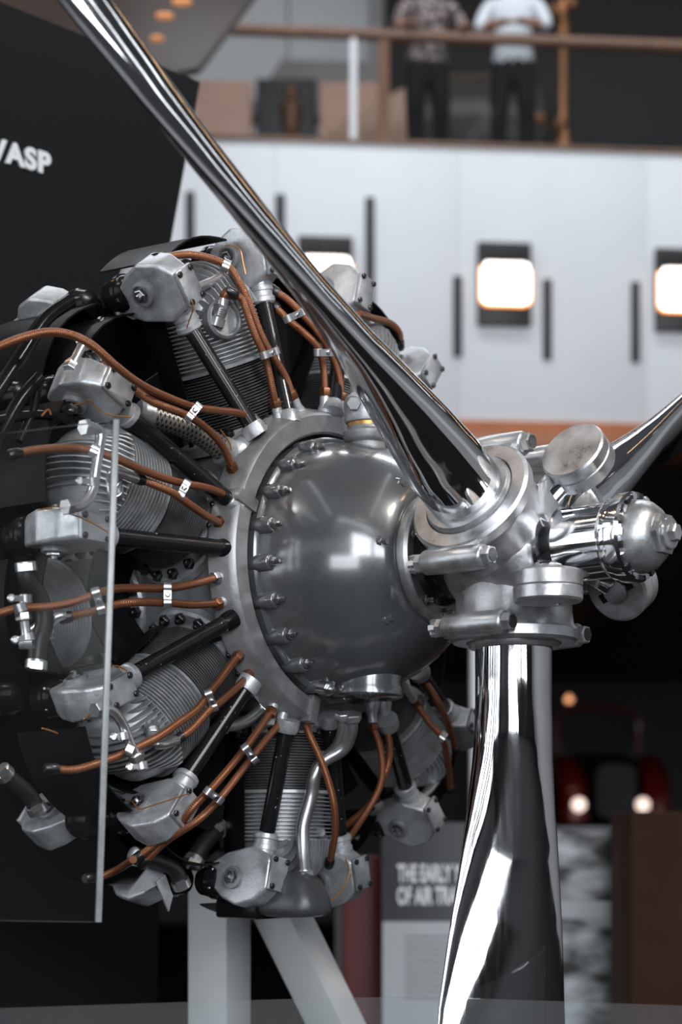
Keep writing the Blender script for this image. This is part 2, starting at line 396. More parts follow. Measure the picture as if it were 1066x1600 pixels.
# upper gallery behind the railing
GALW = mat('gallery_white', (.72, .76, .80), .6, emit=None); GALB = mat('gallery_black', (.008, .008, .009), .7)
TAN = mat('gallery_tan', (.50, .30, .23), .6, 0, .1, 3); GALG = mat('gallery_grey', (.24, .22, .22), .6, 0, .1, 3)
def gw(name, x0, x1, y0, y1, d, th, m, label=None, cat=None, poly=None):
    if cat == 'display case': y1 = HY-(z_top-.22-EYE.z)*FPX/d
    P = poly or [(x0, y0), (x1, y0), (x1, y1), (x0, y1)]
    b = MB(); prism(b, [wp(x, y, d) for x, y in P], (0, th, 0)); o = build(name, b, m, bevel=.01)
    if label: tag(o, label, cat)
    return o
struct(gw('wall_gallery_white', -300, 602, -200, 240, 19, .2, GALW))
struct(gw('wall_gallery_black', 602, 1500, -260, 240, 18.2, .2, GALB))
WG = gw('display_wing', 0, 0, 0, 0, 17, .25, GALG, 'grey sloping aircraft wing behind the glass railing, upper left', 'wing', [(382, 180), (440, 92), (600, 96), (600, 182)])
for cx_ in (450, 580):
    q = wp(cx_, 94, 17.12); b = MB(); cyl(b, q, (q.x, q.y, 11), .008, 8); build('cable', b, DSTEEL, WG)
gw('display_case', 305, 392, 125, 190, 16, .3, TAN, 'pale tan display case behind the railing, near the black board', 'display case')
gw('display_case', 500, 592, 128, 190, 16, .3, TAN, 'pale tan display case behind the railing beside the white post', 'display case')
gw('display_case', 400, 495, 122, 196, 16.2, .3, mat('case_dark', (.03, .028, .03), .5), 'dark display case between two pale tan cases', 'display case')
b = MB(); c = wp(455, 196, 15.2)
lathe(b, [(.09, 0), (.11, .05), (.07, .1), (.10, .22), (.11, .32), (.05, .38), (.065, .43), (.055, .48), (.0, .51)], c-Vector((0, 0, .16)), (0, 0, 1), 16)
BU = build('bust_figure', b, mat('bronze', (.11, .05, .025), .4, .5)); tag(BU, 'small dark bronze bust in front of the dark display case', 'statue')
b = MB(); box(b, c.x-.13, c.x+.13, c.y-.13, c.y+.13, z_top-.22, c.z-.16); build('pedestal', b, GALB, BU, bevel=.01)
# aircraft fuselage shown on the gallery
FUS = empty('display_aircraft', wp(700, 232, 14.6)); tag(FUS, 'dark rounded aircraft fuselage with tan nose behind the glass railing', 'aircraft')
fm = mat('fuselage_dark', (.028, .024, .022), .4, .2, .3, 4); ft = mat('fuselage_tan', (.42, .27, .20), .5, 0, .15, 4)
s = 14.6/FPX
def fring(x, r, zc=.0): return [Vector((x*s, math.sin(2*PI*k/20)*r*s, zc*s+math.cos(2*PI*k/20)*r*s)) for k in range(20)]
b = MB(); loft(b, [fring(-45, 85, 12), fring(0, 96, 12), fring(80, 100, 10), fring(140, 84, 5), fring(165, 50, 0)]); build('body', b, fm, FUS)
b = MB(); loft(b, [fring(-190, 8, 18), fring(-160, 26, 18), fring(-100, 62, 14), fring(-45, 86, 12)]); build('nose', b, ft, FUS)
b = MB(); loft(b, [fring(-50, 90, 12), fring(-40, 90, 12)]); build('band', b, GALB, FUS)
b = MB(); zz_ = z_top-.22-FUS.location.z; box(b, -.25, .45, -.2, .2, zz_, -.3); build('support', b, GALB, FUS)
# bronze post with lamps
PST = empty('bronze_post', wp(880, 215, 13.4)); tag(PST, 'tall bronze post with lamp globes right of the two visitors', 'post')
br = mat('bronze_bright', (.35, .16, .07), .35, .7, .2, 6); s = 13.4/FPX
b = MB(); lathe(b, [(10*s, z_top-.22-PST.location.z), (10*s, 0), (6*s, 20*s), (6*s, 150*s), (9*s, 160*s), (5*s, 215*s)], (0, 0, 0), (0, 0, 1), 14); build('shaft', b, br, PST)
for xx, zz in ((-14, 190), (10, 200), (-8, 12), (-40, 20)):
    b = MB(); lathe(b, [(0, -10*s), (7*s, -7*s), (10*s, 0), (7*s, 7*s), (0, 10*s)], (xx*s, -.1, zz*s), (0, 0, 1), 12); build('globe', b, br, PST)
# brown soffit panel at the top left, with reflected lamp glints made as glowing discs
SOF = empty('ceiling_canopy', wp(250, 60, 9)); tag(SOF, 'brown lacquered canopy with painted amber glints behind the black board, top left', 'canopy')
cm = mat('brown_canopy', (.06, .036, .028), .4, 0, .3, 3)
o0 = wp(250, 60, 9)
b = MB(); pl = [(-60, 20), (-60, -260), (420, -260), (420, -40), (392, 0), (312, 108), (200, 130)]
prism(b, [wp(x, y, 9)-o0 for x, y in pl], (0, .08, 0)); build('panel', b, cm, SOF, bevel=.02)
AMB = mat('amber_glint', (.9, .4, .15), .4, emit=(1, .42, .16), estr=.35)
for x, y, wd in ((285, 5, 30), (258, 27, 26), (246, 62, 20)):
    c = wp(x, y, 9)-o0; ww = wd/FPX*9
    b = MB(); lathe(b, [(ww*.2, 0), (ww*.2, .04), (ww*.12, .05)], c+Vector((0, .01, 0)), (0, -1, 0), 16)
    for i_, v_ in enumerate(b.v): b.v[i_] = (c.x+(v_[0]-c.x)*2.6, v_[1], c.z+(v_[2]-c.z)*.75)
    build('lamp', b, AMB, SOF)  # a glint disc, not a fitting: reflected light given as glow

# ------------------------------------------------------------------ black board with the word WASP
TBD = .85; DB = 4.9; CBD = math.sqrt(1+TBD*TBD)
def bp_(x, y):
    s = DB/(1-TBD*(x-CX)/FPX); return Vector(((x-CX)/FPX*s, s, EYE.z+(HY-y)/FPX*s))
BRD = empty('sign_board', (bp_(0, 800).x, bp_(0, 800).y, 0), math.atan(TBD)); BRD.rotation_mode = 'XYZ'
tag(BRD, 'tall black sign board with white letters WASP behind the engine', 'sign')
inv = (Matrix.Translation(BRD.location) @ Matrix.Rotation(math.atan(TBD), 4, 'Z')).inverted()
def bloc(x, y): q = inv @ bp_(x, y); return Vector((q.x, 0, q.z))
tr = bloc(314, 127); br_ = bloc(268, 378); slope = (br_-tr); kx = slope.x/slope.z
b = MB()
poly = [Vector((-1.4, 0, 0)), Vector((-1.4, 0, tr.z+(tr.x+1.4)*.045)), tr, br_, Vector((br_.x-.06, 0, 0))]
prism(b, poly, (0, .08, 0)); build('board', b, BOARD, BRD, bevel=.004)
fc = bpy.data.curves.new('letters', 'FONT'); fc.body = 'WASP'; fc.size = 1; fc.extrude = .02; fc.offset = .045; fc.space_character = 1.12
tmp = bpy.data.objects.new('tmp', fc); COL.objects.link(tmp)
dg = bpy.context.evaluated_depsgraph_get(); me = bpy.data.meshes.new_from_object(tmp.evaluated_get(dg)); bpy.data.objects.remove(tmp)
xs = [v.co.x for v in me.vertices]; zs = [v.co.y for v in me.vertices]
pA, pB, pT = bloc(-38, 262), bloc(77, 276), bloc(77, 241)
sxx = (pB.x-pA.x)/(max(xs)-min(xs)); szz = (pT.z-pB.z)/(max(zs)-min(zs)); x0 = min(xs); y0 = min(zs)
for v in me.vertices: v.co = Vector((pA.x+(v.co.x-x0)*sxx, -.006+(-v.co.z)*.15, pB.z+(v.co.y-y0)*szz))
lm = mat('white_lettering', (.86, .87, .88), .5)
me.materials.clear(); o = link('lettering', me, lm, BRD); o['label'] = 'white bold letters WASP'

# ------------------------------------------------------------------ exhibits under the balcony
RED = mat('red_panel', (.10, .006, .009), .5); DKP = mat('title_panel_dark', (.028, .030, .034), .5)
LTP = mat('text_panel_light', (.46, .48, .50), .6); BRN = mat('brown_crate', (.030, .013, .007), .7, 0, .25, 4, spec=.1)
INK = mat('grey_ink', (.20, .21, .22), .6)
def stand_panel(name, x0, x1, y0, y1, d, th, m, label, cat, parent=None):
    a, c = wp(x0, y0, d), wp(x1, y1, d)
    b = MB(); box(b, a.x, c.x, d, d+th, max(0, c.z), a.z); o = build(name, b, m, parent, bevel=.004)
    if label: tag(o, label, cat)
    return o
stand_panel('red_column', 538, 597, 1338, 2300, 6.2, .25, RED, 'dark red display column between engine stand and title panel', 'column')
stand_panel('grey_post', 524, 539, 1400, 2300, 6.5, .1, WALLL, 'narrow grey post beside the dark red column', 'post')
stand_panel('white_post', 737, 749, 1000, 2000, 7.5, .1, WHITE, 'narrow white post behind the propeller blade', 'post')
TP = empty('exhibit_panel', (wp(700, 1400, 6.0).x, 6.0, 0)); tag(TP, 'exhibit panel with blurred white title above a pale text sheet', 'display panel')
def rel(x, y, d=6.0): q = wp(x, y, d); return Vector((q.x-TP.location.x, 0, q.z))
def rbox(b, x0, x1, y0, y1, d0, d1):
    a, c = rel(x0, y0), rel(x1, y1); box(b, a.x, c.x, d0, d1, max(c.z, 0), a.z)
b = MB(); rbox(b, 597, 868, 1285, 2200, 0, .1); build('backing', b, DKP, TP, bevel=.004)
b = MB(); rbox(b, 598, 866, 1440, 1640, -.012, .0); sh = build('text_sheet', b, LTP, TP, flat=True)
for k in range(11):
    b = MB(); y = 1462+k*9.5; rbox(b, 632, 840-(k*37 % 50), y, y+3.2, -.014, -.012); build('text_line', b, INK, sh, flat=True)
def title(txt, x0, x1, y0, y1, parent, m):
    fc = bpy.data.curves.new('t', 'FONT'); fc.body = txt; fc.size = 1; fc.extrude = .01; fc.offset = .03
    tmp = bpy.data.objects.new('tmp', fc); COL.objects.link(tmp)
    dg = bpy.context.evaluated_depsgraph_get(); me = bpy.data.meshes.new_from_object(tmp.evaluated_get(dg)); bpy.data.objects.remove(tmp)
    xs = [v.co.x for v in me.vertices]; ys = [v.co.y for v in me.vertices]; a, c = rel(x0, y1), rel(x1, y0)
    for v in me.vertices: v.co = Vector((a.x+(v.co.x-min(xs))/(max(xs)-min(xs))*(c.x-a.x), -.003-v.co.z*.1, a.z+(v.co.y-min(ys))/(max(ys)-min(ys))*(c.z-a.z)))
    me.materials.clear(); return link('title_lettering', me, m, parent)
title('THE EARLY YEARS', 621, 757, 1350, 1379, TP, lm); title('OF AIR TRAVEL', 621, 742, 1385, 1414, TP, lm)

def photo_material(name, sc, seed):
    m = bpy.data.materials.new(name); m.use_nodes = True; nt = m.node_tree; b = nt.nodes['Principled BSDF']
    tc = nt.nodes.new('ShaderNodeTexCoord'); mp = nt.nodes.new('ShaderNodeMapping'); mp.inputs['Location'].default_value = (seed, seed*.7, 0); mp.inputs['Rotation'].default_value = (0, .6, 0); mp.inputs['Scale'].default_value = (1, 1, 2.2)
    nt.links.new(tc.outputs['Object'], mp.inputs['Vector'])
    n = nt.nodes.new('ShaderNodeTexNoise'); n.inputs['Scale'].default_value = sc; n.inputs['Detail'].default_value = 2.5
    nt.links.new(mp.outputs['Vector'], n.inputs['Vector'])
    r = nt.nodes.new('ShaderNodeValToRGB'); r.color_ramp.elements[0].position = .40; r.color_ramp.elements[0].color = (.012, .012, .013, 1); r.color_ramp.elements[1].position = .66; r.color_ramp.elements[1].color = (.55, .57, .6, 1)
    nt.links.new(n.outputs['Fac'], r.inputs['Fac']); nt.links.new(r.outputs['Color'], b.inputs['Base Color']); b.inputs['Roughness'].default_value = .5; return m
PHB = empty('photo_board', (wp(920, 1400, 6.0).x, 6.0, 0)); tag(PHB, 'board with two black and white photographs right of the downward blade', 'display panel')
TPsave = TP; TP = PHB
b = MB(); rbox(b, 868, 990, 1290, 2200, 0, .1); build('backing', b, DKP, PHB, bevel=.004)
b = MB(); rbox(b, 868, 986, 1298, 1408, -.012, 0); build('photograph', b, photo_material('photo_a', 5, 3.1), PHB, flat=True)
b = MB(); rbox(b, 868, 986, 1408, 1434, -.014, 0); build('caption_strip', b, LTP, PHB, flat=True)
b = MB(); rbox(b, 868, 986, 1434, 1640, -.012, 0); build('photograph', b, photo_material('photo_b', 6, 8.4), PHB, flat=True)
# upper dark image area beside the photographs
stand_panel('brown_cabinet', 986, 1180, 1268, 2300, 5.4, .4, BRN, 'plain dark brown cabinet at the lower right edge', 'cabinet')
# red vintage vehicle, far behind on a plinth
VD = 22.0; s = VD/FPX
VEH = empty('vintage_vehicle', (wp(952, 1290, VD).x, VD, wp(952, 1290, VD).z)); tag(VEH, 'dark red vintage motor vehicle far behind, seen from the front', 'vehicle')
vr = mat('vehicle_red', (.10, .007, .007), .25, .2, coat=.5); vk = mat('vehicle_black', (.006, .006, .007), .5, spec=.2); vg = mat('vehicle_glass', (.006, .006, .007), .5, spec=.1)
HL = mat('headlamp', (.9, .8, .75), .2, emit=(1, .78, .66), estr=1.5); AL = mat('amber_marker', (.9, .45, .2), .3, emit=(1, .45, .2), estr=1.6)
def vring(y, wd, z0, z1, r=18):
    o = []
    for cx, cz, a in ((wd-r, z1-r, 0), (-wd+r, z1-r, 90), (-wd+r, z0+r, 180), (wd-r, z0+r, 270)):
        for q in range(5): o.append(Vector(((cx+r*math.cos(rad(a+q*22.5)))*s, y, (cz+r*math.sin(rad(a+q*22.5)))*s)))
    return o
b = MB(); loft(b, [vring(1.0, 78, 60, 200, 34), vring(1.3, 84, 55, 206, 38), vring(3.2, 84, 50, 206, 38), vring(3.5, 70, 60, 180, 34)]); build('cab', b, vk, VEH)
b = MB(); prism(b, vring(.97, 62, 120, 188, 24), (0, .04, 0)); build('windscreen', b, vg, VEH)
b = MB(); tube(b, [(-64*s, .96, 122*s), (-66*s, .96, 170*s), (-40*s, .96, 192*s), (40*s, .96, 192*s), (66*s, .96, 170*s), (64*s, .96, 122*s)], .03, 8); build('windscreen_frame', b, vr, VEH)
b = MB(); loft(b, [vring(-.6, 30, 10, 92, 16), vring(0, 42, 0, 112, 20), vring(1.1, 62, 0, 120, 20)]); build('bonnet', b, vk, VEH)
for sx in (-1, 1):
    b = MB(); tube(b, [(sx*62*s, -.5, 0*s), (sx*64*s, -.35, 60*s), (sx*66*s, .4, 92*s), (sx*68*s, 1.3, 70*s), (sx*70*s, 2.2, 10*s)], 24*s, 10); build('fender', b, vr, VEH)
    b = MB(); lathe(b, [(2*s, 0), (8*s, 3*s), (10*s, 10*s), (9*s, 13*s)], (sx*48*s-14*s, -.8, 30*s), (0, -1, 0), 14); build('headlamp', b, HL, VEH)
    b = MB(); lathe(b, [(20*s, -.12), (34*s, -.1), (34*s, .1), (20*s, .12)], (sx*66*s, .3, -6*s), (1, 0, 0), 20); build('wheel', b, vk, VEH)
b = MB(); lathe(b, [(3*s, 0), (7*s, 6*s), (0, 14*s)], (-40*s, 1.4, 206*s), (0, 0, 1), 10); build('marker_lamp', b, AL, VEH)
zb = VEH.location.z-40*s
b = MB(); box(b, VEH.location.x-2.2, VEH.location.x+2.2, VD-1.5, VD+4.5, 0, zb); tag(build('plinth', b, WALLM, bevel=.02), 'low dark plinth carrying the vintage vehicle', 'plinth')
area('under_balcony_lamp', (2.5, 19.5, 3.9), (2.5, 20.5, 0), 1.2, .5, 7, WARM)

# ================================================================== ENGINE
ENG = empty('radial_engine', RING, ROT)
tag(ENG, 'twin-row radial aircraft engine with grey nose case and copper ignition leads', 'engine')
FRONT = [115.7+51.43*k for k in range(7)]; REAR = [141.4+51.43*k for k in range(7)]
# crankcase
b = MB(); lathe(b, [(.10, -.95), (.20, -.93), (.24, -.80), (.24, -.60), (.283, -.50), (.283, -.06), (.262, -.052), (.25, -.045), (.235, -.04)], (0, 0, 0), (1, 0, 0), 64)
build('crankcase', b, CASTD, ENG)
# nose case
prof = [(.240, -.05), (.2445, -.006), (.2445, .006), (.240, .010), (.2345, .012)]
for i in range(1, 21):
    p = .016+(.222-.016)*i/20; prof.append((.2335*math.sqrt(max(0, 1-(p/.262)**2.15)), p))
prof += [(.1195, .224), (.1195, .2265)]
b = MB(); lathe(b, prof, (0, 0, 0), (1, 0, 0), 96)
NC = build('nose_case', b, NOSE, ENG, sharp=40)
for k in range(22):
    az = 183.7+k*360/22
    if 60 < az % 360 < 112: continue
    d = pol(0, 1, az)
    b = MB(); lathe(b, [(.0158, -.006), (.0152, .034), (.0130, .0385)], d*.2335, (1, 0, 0), 20)
    obox(b, d*.219+Vector((.015, 0, 0)), (.0215, 0, 0), d*.013, Vector((0, -d.z, d.y))*.0150)
    bs = build('bolt_boss', b, NOSE, NC, bevel=.002)
    # a nut and stud on each boss
    b = MB(); hexnut(b, d*.2335+Vector((.0375, 0, 0)), (1, 0, 0), .0092, .009, .011); build('nut', b, STEEL, NC)
for az, p in ((228, .198), (122, .205), (174, .212), (300, .2)):
    d = pol(0, 1, az); rr = .2335*math.sqrt(1-(p/.262)**2.15)
    b = MB(); lathe(b, [(.014, -.02), (.013, .008), (.010, .013)], d*(rr-.004)+Vector((p-.014, 0, 0)), (1, 0, 0), 14); lathe(b, [(.007, .012), (.006, .022)], d*(rr-.004)+Vector((p-.014, 0, 0)), (1, 0, 0), 6)
    build('bolt_boss', b, NOSE, NC)
# sump pad below the nose
c = pt(575, 1082, .07); d = pol(0, 1, 268)
b = MB(); lathe(b, [(.075, -.09), (.062, -.01), (.066, .0), (.066, .012), (.06, .016)], pol(.075, .225, 268), d, 32); build('sump_pad', b, NOSE, ENG)
for x, y in ((512, 1076), (570, 1082), (606, 1086)):
    q = pt(x, y, .10); b = MB(); lathe(b, [(.013, -.02), (.012, .006)], q, (1, -.3, -.2), 14); hexnut(b, q+Vector((1, -.3, -.2)).normalized()*.006, (1, -.3, -.2), .009, .008, .008); build('sump_bolt', b, STEEL, ENG)
# front flange
b = MB(); lathe(b, [(.1175, .222), (.1185, .228), (.1185, .240), (.114, .246), (.110, .246), (.108, .240), (.086, .238), (.082, .232)], (0, 0, 0), (1, 0, 0), 72)
FF = build('front_flange', b, HUBM, ENG)
for k in range(10):
    d = pol(0, 1, 20+36*k); b = MB(); hexnut(b, d*.098+Vector((.238, 0, 0)), (1, 0, 0), .0098, .010, .012); build('nut', b, STEEL, FF)
b = MB(); lathe(b, [(.084, .20), (.084, .236), (.074, .244), (.070, .262), (.064, .264), (.062, .40)], (0, 0, 0), (1, 0, 0), 48); build('propeller_shaft', b, DSTEEL, ENG)
b = MB(); lathe(b, [(.066, .268), (.078, .27), (.078, .288), (.066, .29)], (0, 0, 0), (1, 0, 0), 48); build('thrust_collar', b, DSTEEL, ENG)

# ignition manifold ring
az0, az1 = 79.0, 256.0
sec = [(-.055, .262), (-.055, .300), (-.045, .306), (-.012, .296), (-.002, .291), (.002, .286), (.002, .256), (-.002, .252)]
b = MB(); rings = []
for k in range(61):
    az = az0+(az1-az0)*k/60; rings.append([pol(p, r, az) for p, r in sec])
loft(b, rings); RNG = build('ignition_ring', b, RINGM, ENG, sharp=30)
for az in (az0+1.5, 160, az1-2):
    b = MB(); d = pol(0, 1, az); t = Vector((0, -d.z, d.y)); obox(b, d*.273+Vector((-.02, 0, 0)), (.027, 0, 0), d*.026, t*.012); build('ring_bracket', b, RINGM, RNG, bevel=.003)
MARK = mat('red_brown_paint', (.20, .06, .025), .6)

# ---- cylinders: one prototype, copied
def cyl_meshes():
    M = {}
    b = MB(); lathe(b, [(.112, .270), (.112, .287), (.107, .292), (.086, .294), (.086, .30)], (0, 0, 0), (0, 1, 0), 48); M['flange'] = b.mesh('base_flange')
    b = MB(); pr = [(.074, .293)]
    h = .302
    while h < .405: pr += [(.076, h), (.088, h+.0012), (.088, h+.0024), (.076, h+.0036)]; h += .0052
    pr.append((.074, .41)); lathe(b, pr, (0, 0, 0), (0, 1, 0), 40); M['barrel'] = b.mesh('cylinder')
    b = MB(); pr = [(.07, .405), (.100, .407), (.101, .413), (.086, .415)]
    h = .419
    while h < .500: pr += [(.086, h), (.100, h+.0012), (.100, h+.003), (.086, h+.0042)]; h += .0072
    pr += [(.090, .505), (.086, .52), (.074, .548), (.05, .565), (0, .572)]; lathe(b, pr, (0, 0, 0), (0, 1, 0), 44); M['head'] = b.mesh('cylinder_head')
    b = MB()
    for k in range(-7, 8):
        t = k*.0098; w = .101*math.sqrt(1-(t/.112)**2); top = .598-.16*t*t/.01
        poly = []
        for q in range(13):
            a = PI*q/12; poly.append(Vector((w*math.cos(a), .50+(top-.50)*math.sin(a)**.75, t-.0013)))
        prism(b, poly, (0, 0, .0026))
    M['arch'] = b.mesh('head_fins')
    b = MB(); lathe(b, [(.036, -.03), (.035, .012), (.031, .016), (.028, .016), (.026, .010), (.0, .010)], (.082, .490, .045), (1, .1, .3), 36); M['port'] = b.mesh('port_boss')
    b = MB(); hexnut(b, (0, 0, 0), (0, 1, 0), .0105, .011, .008); M['nut'] = b.mesh('nut')
    # side baffle shell
    for sg, nm in ((1, 'bafA'), (-1, 'bafB')):
        b = MB(); ri = []
        for k in range(13):
            a = rad(88+k*7.5)
            ri.append([Vector((R*math.cos(a), h, sg*R*math.sin(a))) for R, h in ((.106, .325), (.106, .52), (.098, .555), (.0955, .552), (.1035, .518), (.1035, .325))])
        loft(b, ri); M[nm] = b.mesh('baffle')
    return M
CM = cyl_meshes()
def cylinder(pc, az, rear=False):
    c = link('cylinder', CM['barrel'], FINS, ENG); c.location = (pc, 0, 0); c.rotation_euler = (rad(az), 0, 0)
    link('cylinder_head', CM['head'], FIN, c); link('head_fins', CM['arch'], FIN, c)
    link('base_flange', CM['flange'], CAST, c)
    if not rear and az < 120:
        link('port_boss', CM['port'], CASTD, c)
    link('baffle', CM['bafA'], BAFFLE, c); link('baffle', CM['bafB'], BAFFLE, c)
    for k in range(16):
        a = 2*PI*(k+.5)/16; o = link('nut', CM['nut'], DSTEEL, c); o.location = (.100*math.cos(a), .290, .100*math.sin(a))
    return c
PF, PR = -.145, -.345
for az in FRONT: cylinder(PF, az)
for az in REAR: cylinder(PR, az, True)

# ---- rocker boxes (canonical frame: X shaft, Y radial, Z tangential)
def rocker_meshes():
    M = {}
    b = MB()
    side = [(-.046, .550), (-.046, .607), (-.072, .632), (-.112, .642), (-.150, .628), (-.208, .590), (-.212, .566), (-.150, .542), (-.088, .528)]
    w = [.0215, .0215, .027, .031, .029, .019, .019, .031, .030]
    A = [Vector((x, y, -t)) for (x, y), t in zip(side, w)]; B = [Vector((x, y, t)) for (x, y), t in zip(side, w)]
    n = len(A); b.add(A+B, [tuple(range(n)), tuple(range(2*n-1, n-1, -1))]+[(i, n+i, n+(i+1) % n, (i+1) % n) for i in range(n)])
    M['body'] = b.mesh('rocker_box', bevel=.0075, segs=3, sharp=60)
    b = MB(); box(b, -.0475, -.0385, .545, .609, -.0225, .0225); M['plate'] = b.mesh('cover_plate', bevel=.003)
    b = MB(); lathe(b, [(.0055, 0), (.0055, .003), (.004, .004)], (0, 0, 0), (1, 0, 0), 10); M['screw'] = b.mesh('screw')
    b = MB(); lathe(b, [(.0215, -.012), (.0215, .003), (.0185, .0045), (.0165, .0045), (.0165, .001), (0, .001)], (0, 0, 0), (0, 0, 1), 28); M['boss'] = b.mesh('shaft_boss')
    b = MB(); hexnut(b, (0, 0, .001), (0, 0, 1), .0125, .008); lathe(b, [(.0055, .008), (.0055, .013), (.004, .014)], (0, 0, .001), (0, 0, 1), 8); M['bolt'] = b.mesh('shaft_bolt')
    b = MB(); pr = [(.027, -.055)]
    for q in (-.04, -.02): pr += [(.030, q)]
    lathe(b, [(.020, 0), (.029, .004), (.032, .012), (.032, .018), (.034, .018), (.034, .026), (.031, .030), (.026, .055), (.012, .062), (0, .063)], (-.170, .592, 0), (-1, .02, 0), 30); M['cap'] = b.mesh('rear_cap')
    b = MB(); hexnut(b, (0, 0, 0), (1, 0, 0), .006, .006, .004); M['capbolt'] = b.mesh('cap_bolt')
    b = MB(); lathe(b, [(.018, -.012), (.0205, -.006), (.0205, .006), (.0225, .007), (.0225, .016), (.0205, .017), (.0205, .026), (.0235, .028), (.0235, .036), (.020, .040)], (0, 0, 0), (0, -1, 0), 28); M['collar'] = b.mesh('tube_collar')
    return M
RM = rocker_meshes()
def rocker(az, rear=False):
    r = link('rocker_box', RM['body'], CAST, ENG); r.rotation_euler = (rad(az), 0, 0)
    if rear: r.location = (-.49, 0, 0); r.rotation_mode = 'XYZ'; r.matrix_basis = Matrix.Translation((-.49, 0, 0)) @ Matrix.Rotation(rad(az), 4, 'X') @ Matrix.Rotation(PI, 4, 'Y')
    link('cover_plate', RM['plate'], CAST, r)
    for y in (.552, .602):
        for z in (-.0165, .0165): o = link('screw', RM['screw'], DSTEEL, r); o.location = (-.0385, y, z)
    for sg in (1, -1):
        o = link('shaft_boss', RM['boss'], CASTD, r); o.location = (-.125, .590, sg*.031)
        o2 = link('shaft_bolt', RM['bolt'], STEEL, r); o2.location = (-.125, .590, sg*.031)
        if sg < 0: o.rotation_euler = (PI, 0, 0); o2.rotation_euler = (PI, 0, 0)
    link('rear_cap', RM['cap'], BLACK, r)
    for k in range(5):
        a = 2*PI*k/5+.3; o = link('cap_bolt', RM['capbolt'], STEEL, r); o.location = (-.187, .592+.0275*math.cos(a), .0275*math.sin(a))
    if not rear:
        o = link('tube_collar', RM['collar'], CAST, r); o.location = (-.085, .540, 0)
    return r
for c in FRONT:
    for s_ in (-12.3, 12.3): rocker(c+s_)
for c in REAR:
    for s_ in (-12.3, 12.3): rocker(c+s_, True)

# ---- push-rod tubes
PRX = [((411, 452), (451, 655)), ((290, 505), (397, 672)), ((212, 645), (364, 788)), ((190, 837), (352, 857)), ((203, 1045), (358, 970)),
       ((278, 1228), (388, 1070)), ((395, 1331), (449, 1134)), ((531, 1335), (516, 1125)), ((635, 1256), (606, 1130)), ((713, 1118), (655, 1050)),
       ((541, 470), (520, 640)), ((640, 585), (585, 660))]
azs = [c+s_ for c in FRONT for s_ in (12.3, -12.3)]
for k, (o_, i_) in enumerate(PRX):
    qi = pt(*i_, -.02); best = None
    q0 = pt(*o_, -.085); a0 = math.degrees(math.atan2(q0.z, q0.y)) % 360
    az = min(azs, key=lambda z: abs((z-a0+180) % 360-180))
    qo = pol(-.085, .520, az)
    b = MB(); dd = (qo-qi).normalized()
    lathe(b, [(.0148, -.006), (.0148, (qo-qi).length+.004)], qi, dd, 20)
    o = build('pushrod_tube', b, TUBE, ENG)
    b = MB()
    rs = .022 if k not in (3, 4) else .0172
    lathe(b, [(rs, -.012), (rs, .006), (rs-.002, .012)], qi, dd, 24); build('tube_socket', b, CAST if k not in (3, 4) else BLACK, o)

# ---- sheet-metal baffles over the rear cylinders
def sheet(azA, azB, rA, rB, p0, p1, name='baffle_plate', th=.003, m=BAFFLE, n=8, flare=0.):
    b = MB(); ri = []
    for k in range(n+1):
        t = k/n; az = azA+(azB-azA)*t; r = rA+(rB-rA)*t+flare*math.sin(PI*t)
        ri.append([pol(p0, r, az), pol(p1, r+.01, az), pol(p1, r+.01-th, az), pol(p0, r-th, az)])
    loft(b, ri); return build(name, b, m, ENG)
for c in REAR:
    sheet(c-13, c+13, .555, .555, -.17, -.31, flare=.035)
    o = sheet(c-10, c+10, .60, .60, -.23, -.46, flare=.02, name='baffle_cap')
    for s_ in (-1, 1):
        q = pol(-.20, .577, c+s_*6); b = MB(); hexnut(b, q, q-Vector((q.x, 0, 0)), .009, .007, .005); build('baffle_bolt', b, STEEL, ENG)
for c in FRONT:   # deflector between the two rocker boxes of each front cylinder
    sheet(c-8.2, c+8.2, .622, .622, -.11, -.27, flare=.014, name='top_deflector')
# backing baffle ring behind the rear row
b = MB(); lathe(b, [(.28, -.50), (.56, -.505), (.57, -.49), (.575, -.49), (.565, -.512), (.28, -.51)], (0, 0, 0), (1, 0, 0), 64); build('rear_baffle', b, BAFFLE, ENG)
for c, r1 in ((90.0, .60), (38.6, .55), (141.4, .44), (244.3, .50), (295.7, .50), (347.0, .5)):
    ri = []
    for k in range(9):
        hw_ = 21 if c == 90 else 14; az = c-hw_+2*hw_*k/8; pz = -.205-.02*math.cos((k-4)/4*PI/2)
        ri.append([pol(pz, .29, az), pol(pz, r1, az), pol(pz-.003, r1, az), pol(pz-.003, .29, az)])
    b2 = MB(); loft(b2, ri); build('gap_baffle', b2, BAFFLE, ENG)
# wall of inter-cylinder baffle sheets between the rows
b = MB()
for c in REAR:
    ri = []
    for k in range(9):
        az = c-15+30*k/8; pz = -.225-.03*math.cos((k-4)/4*PI/2)
        ri.append([pol(pz, .30, az), pol(pz, .40, az), pol(pz-.004, .40, az), pol(pz-.004, .30, az)])
    b2 = MB(); loft(b2, ri); build('inter_cylinder_baffle', b2, BAFFLE, ENG)

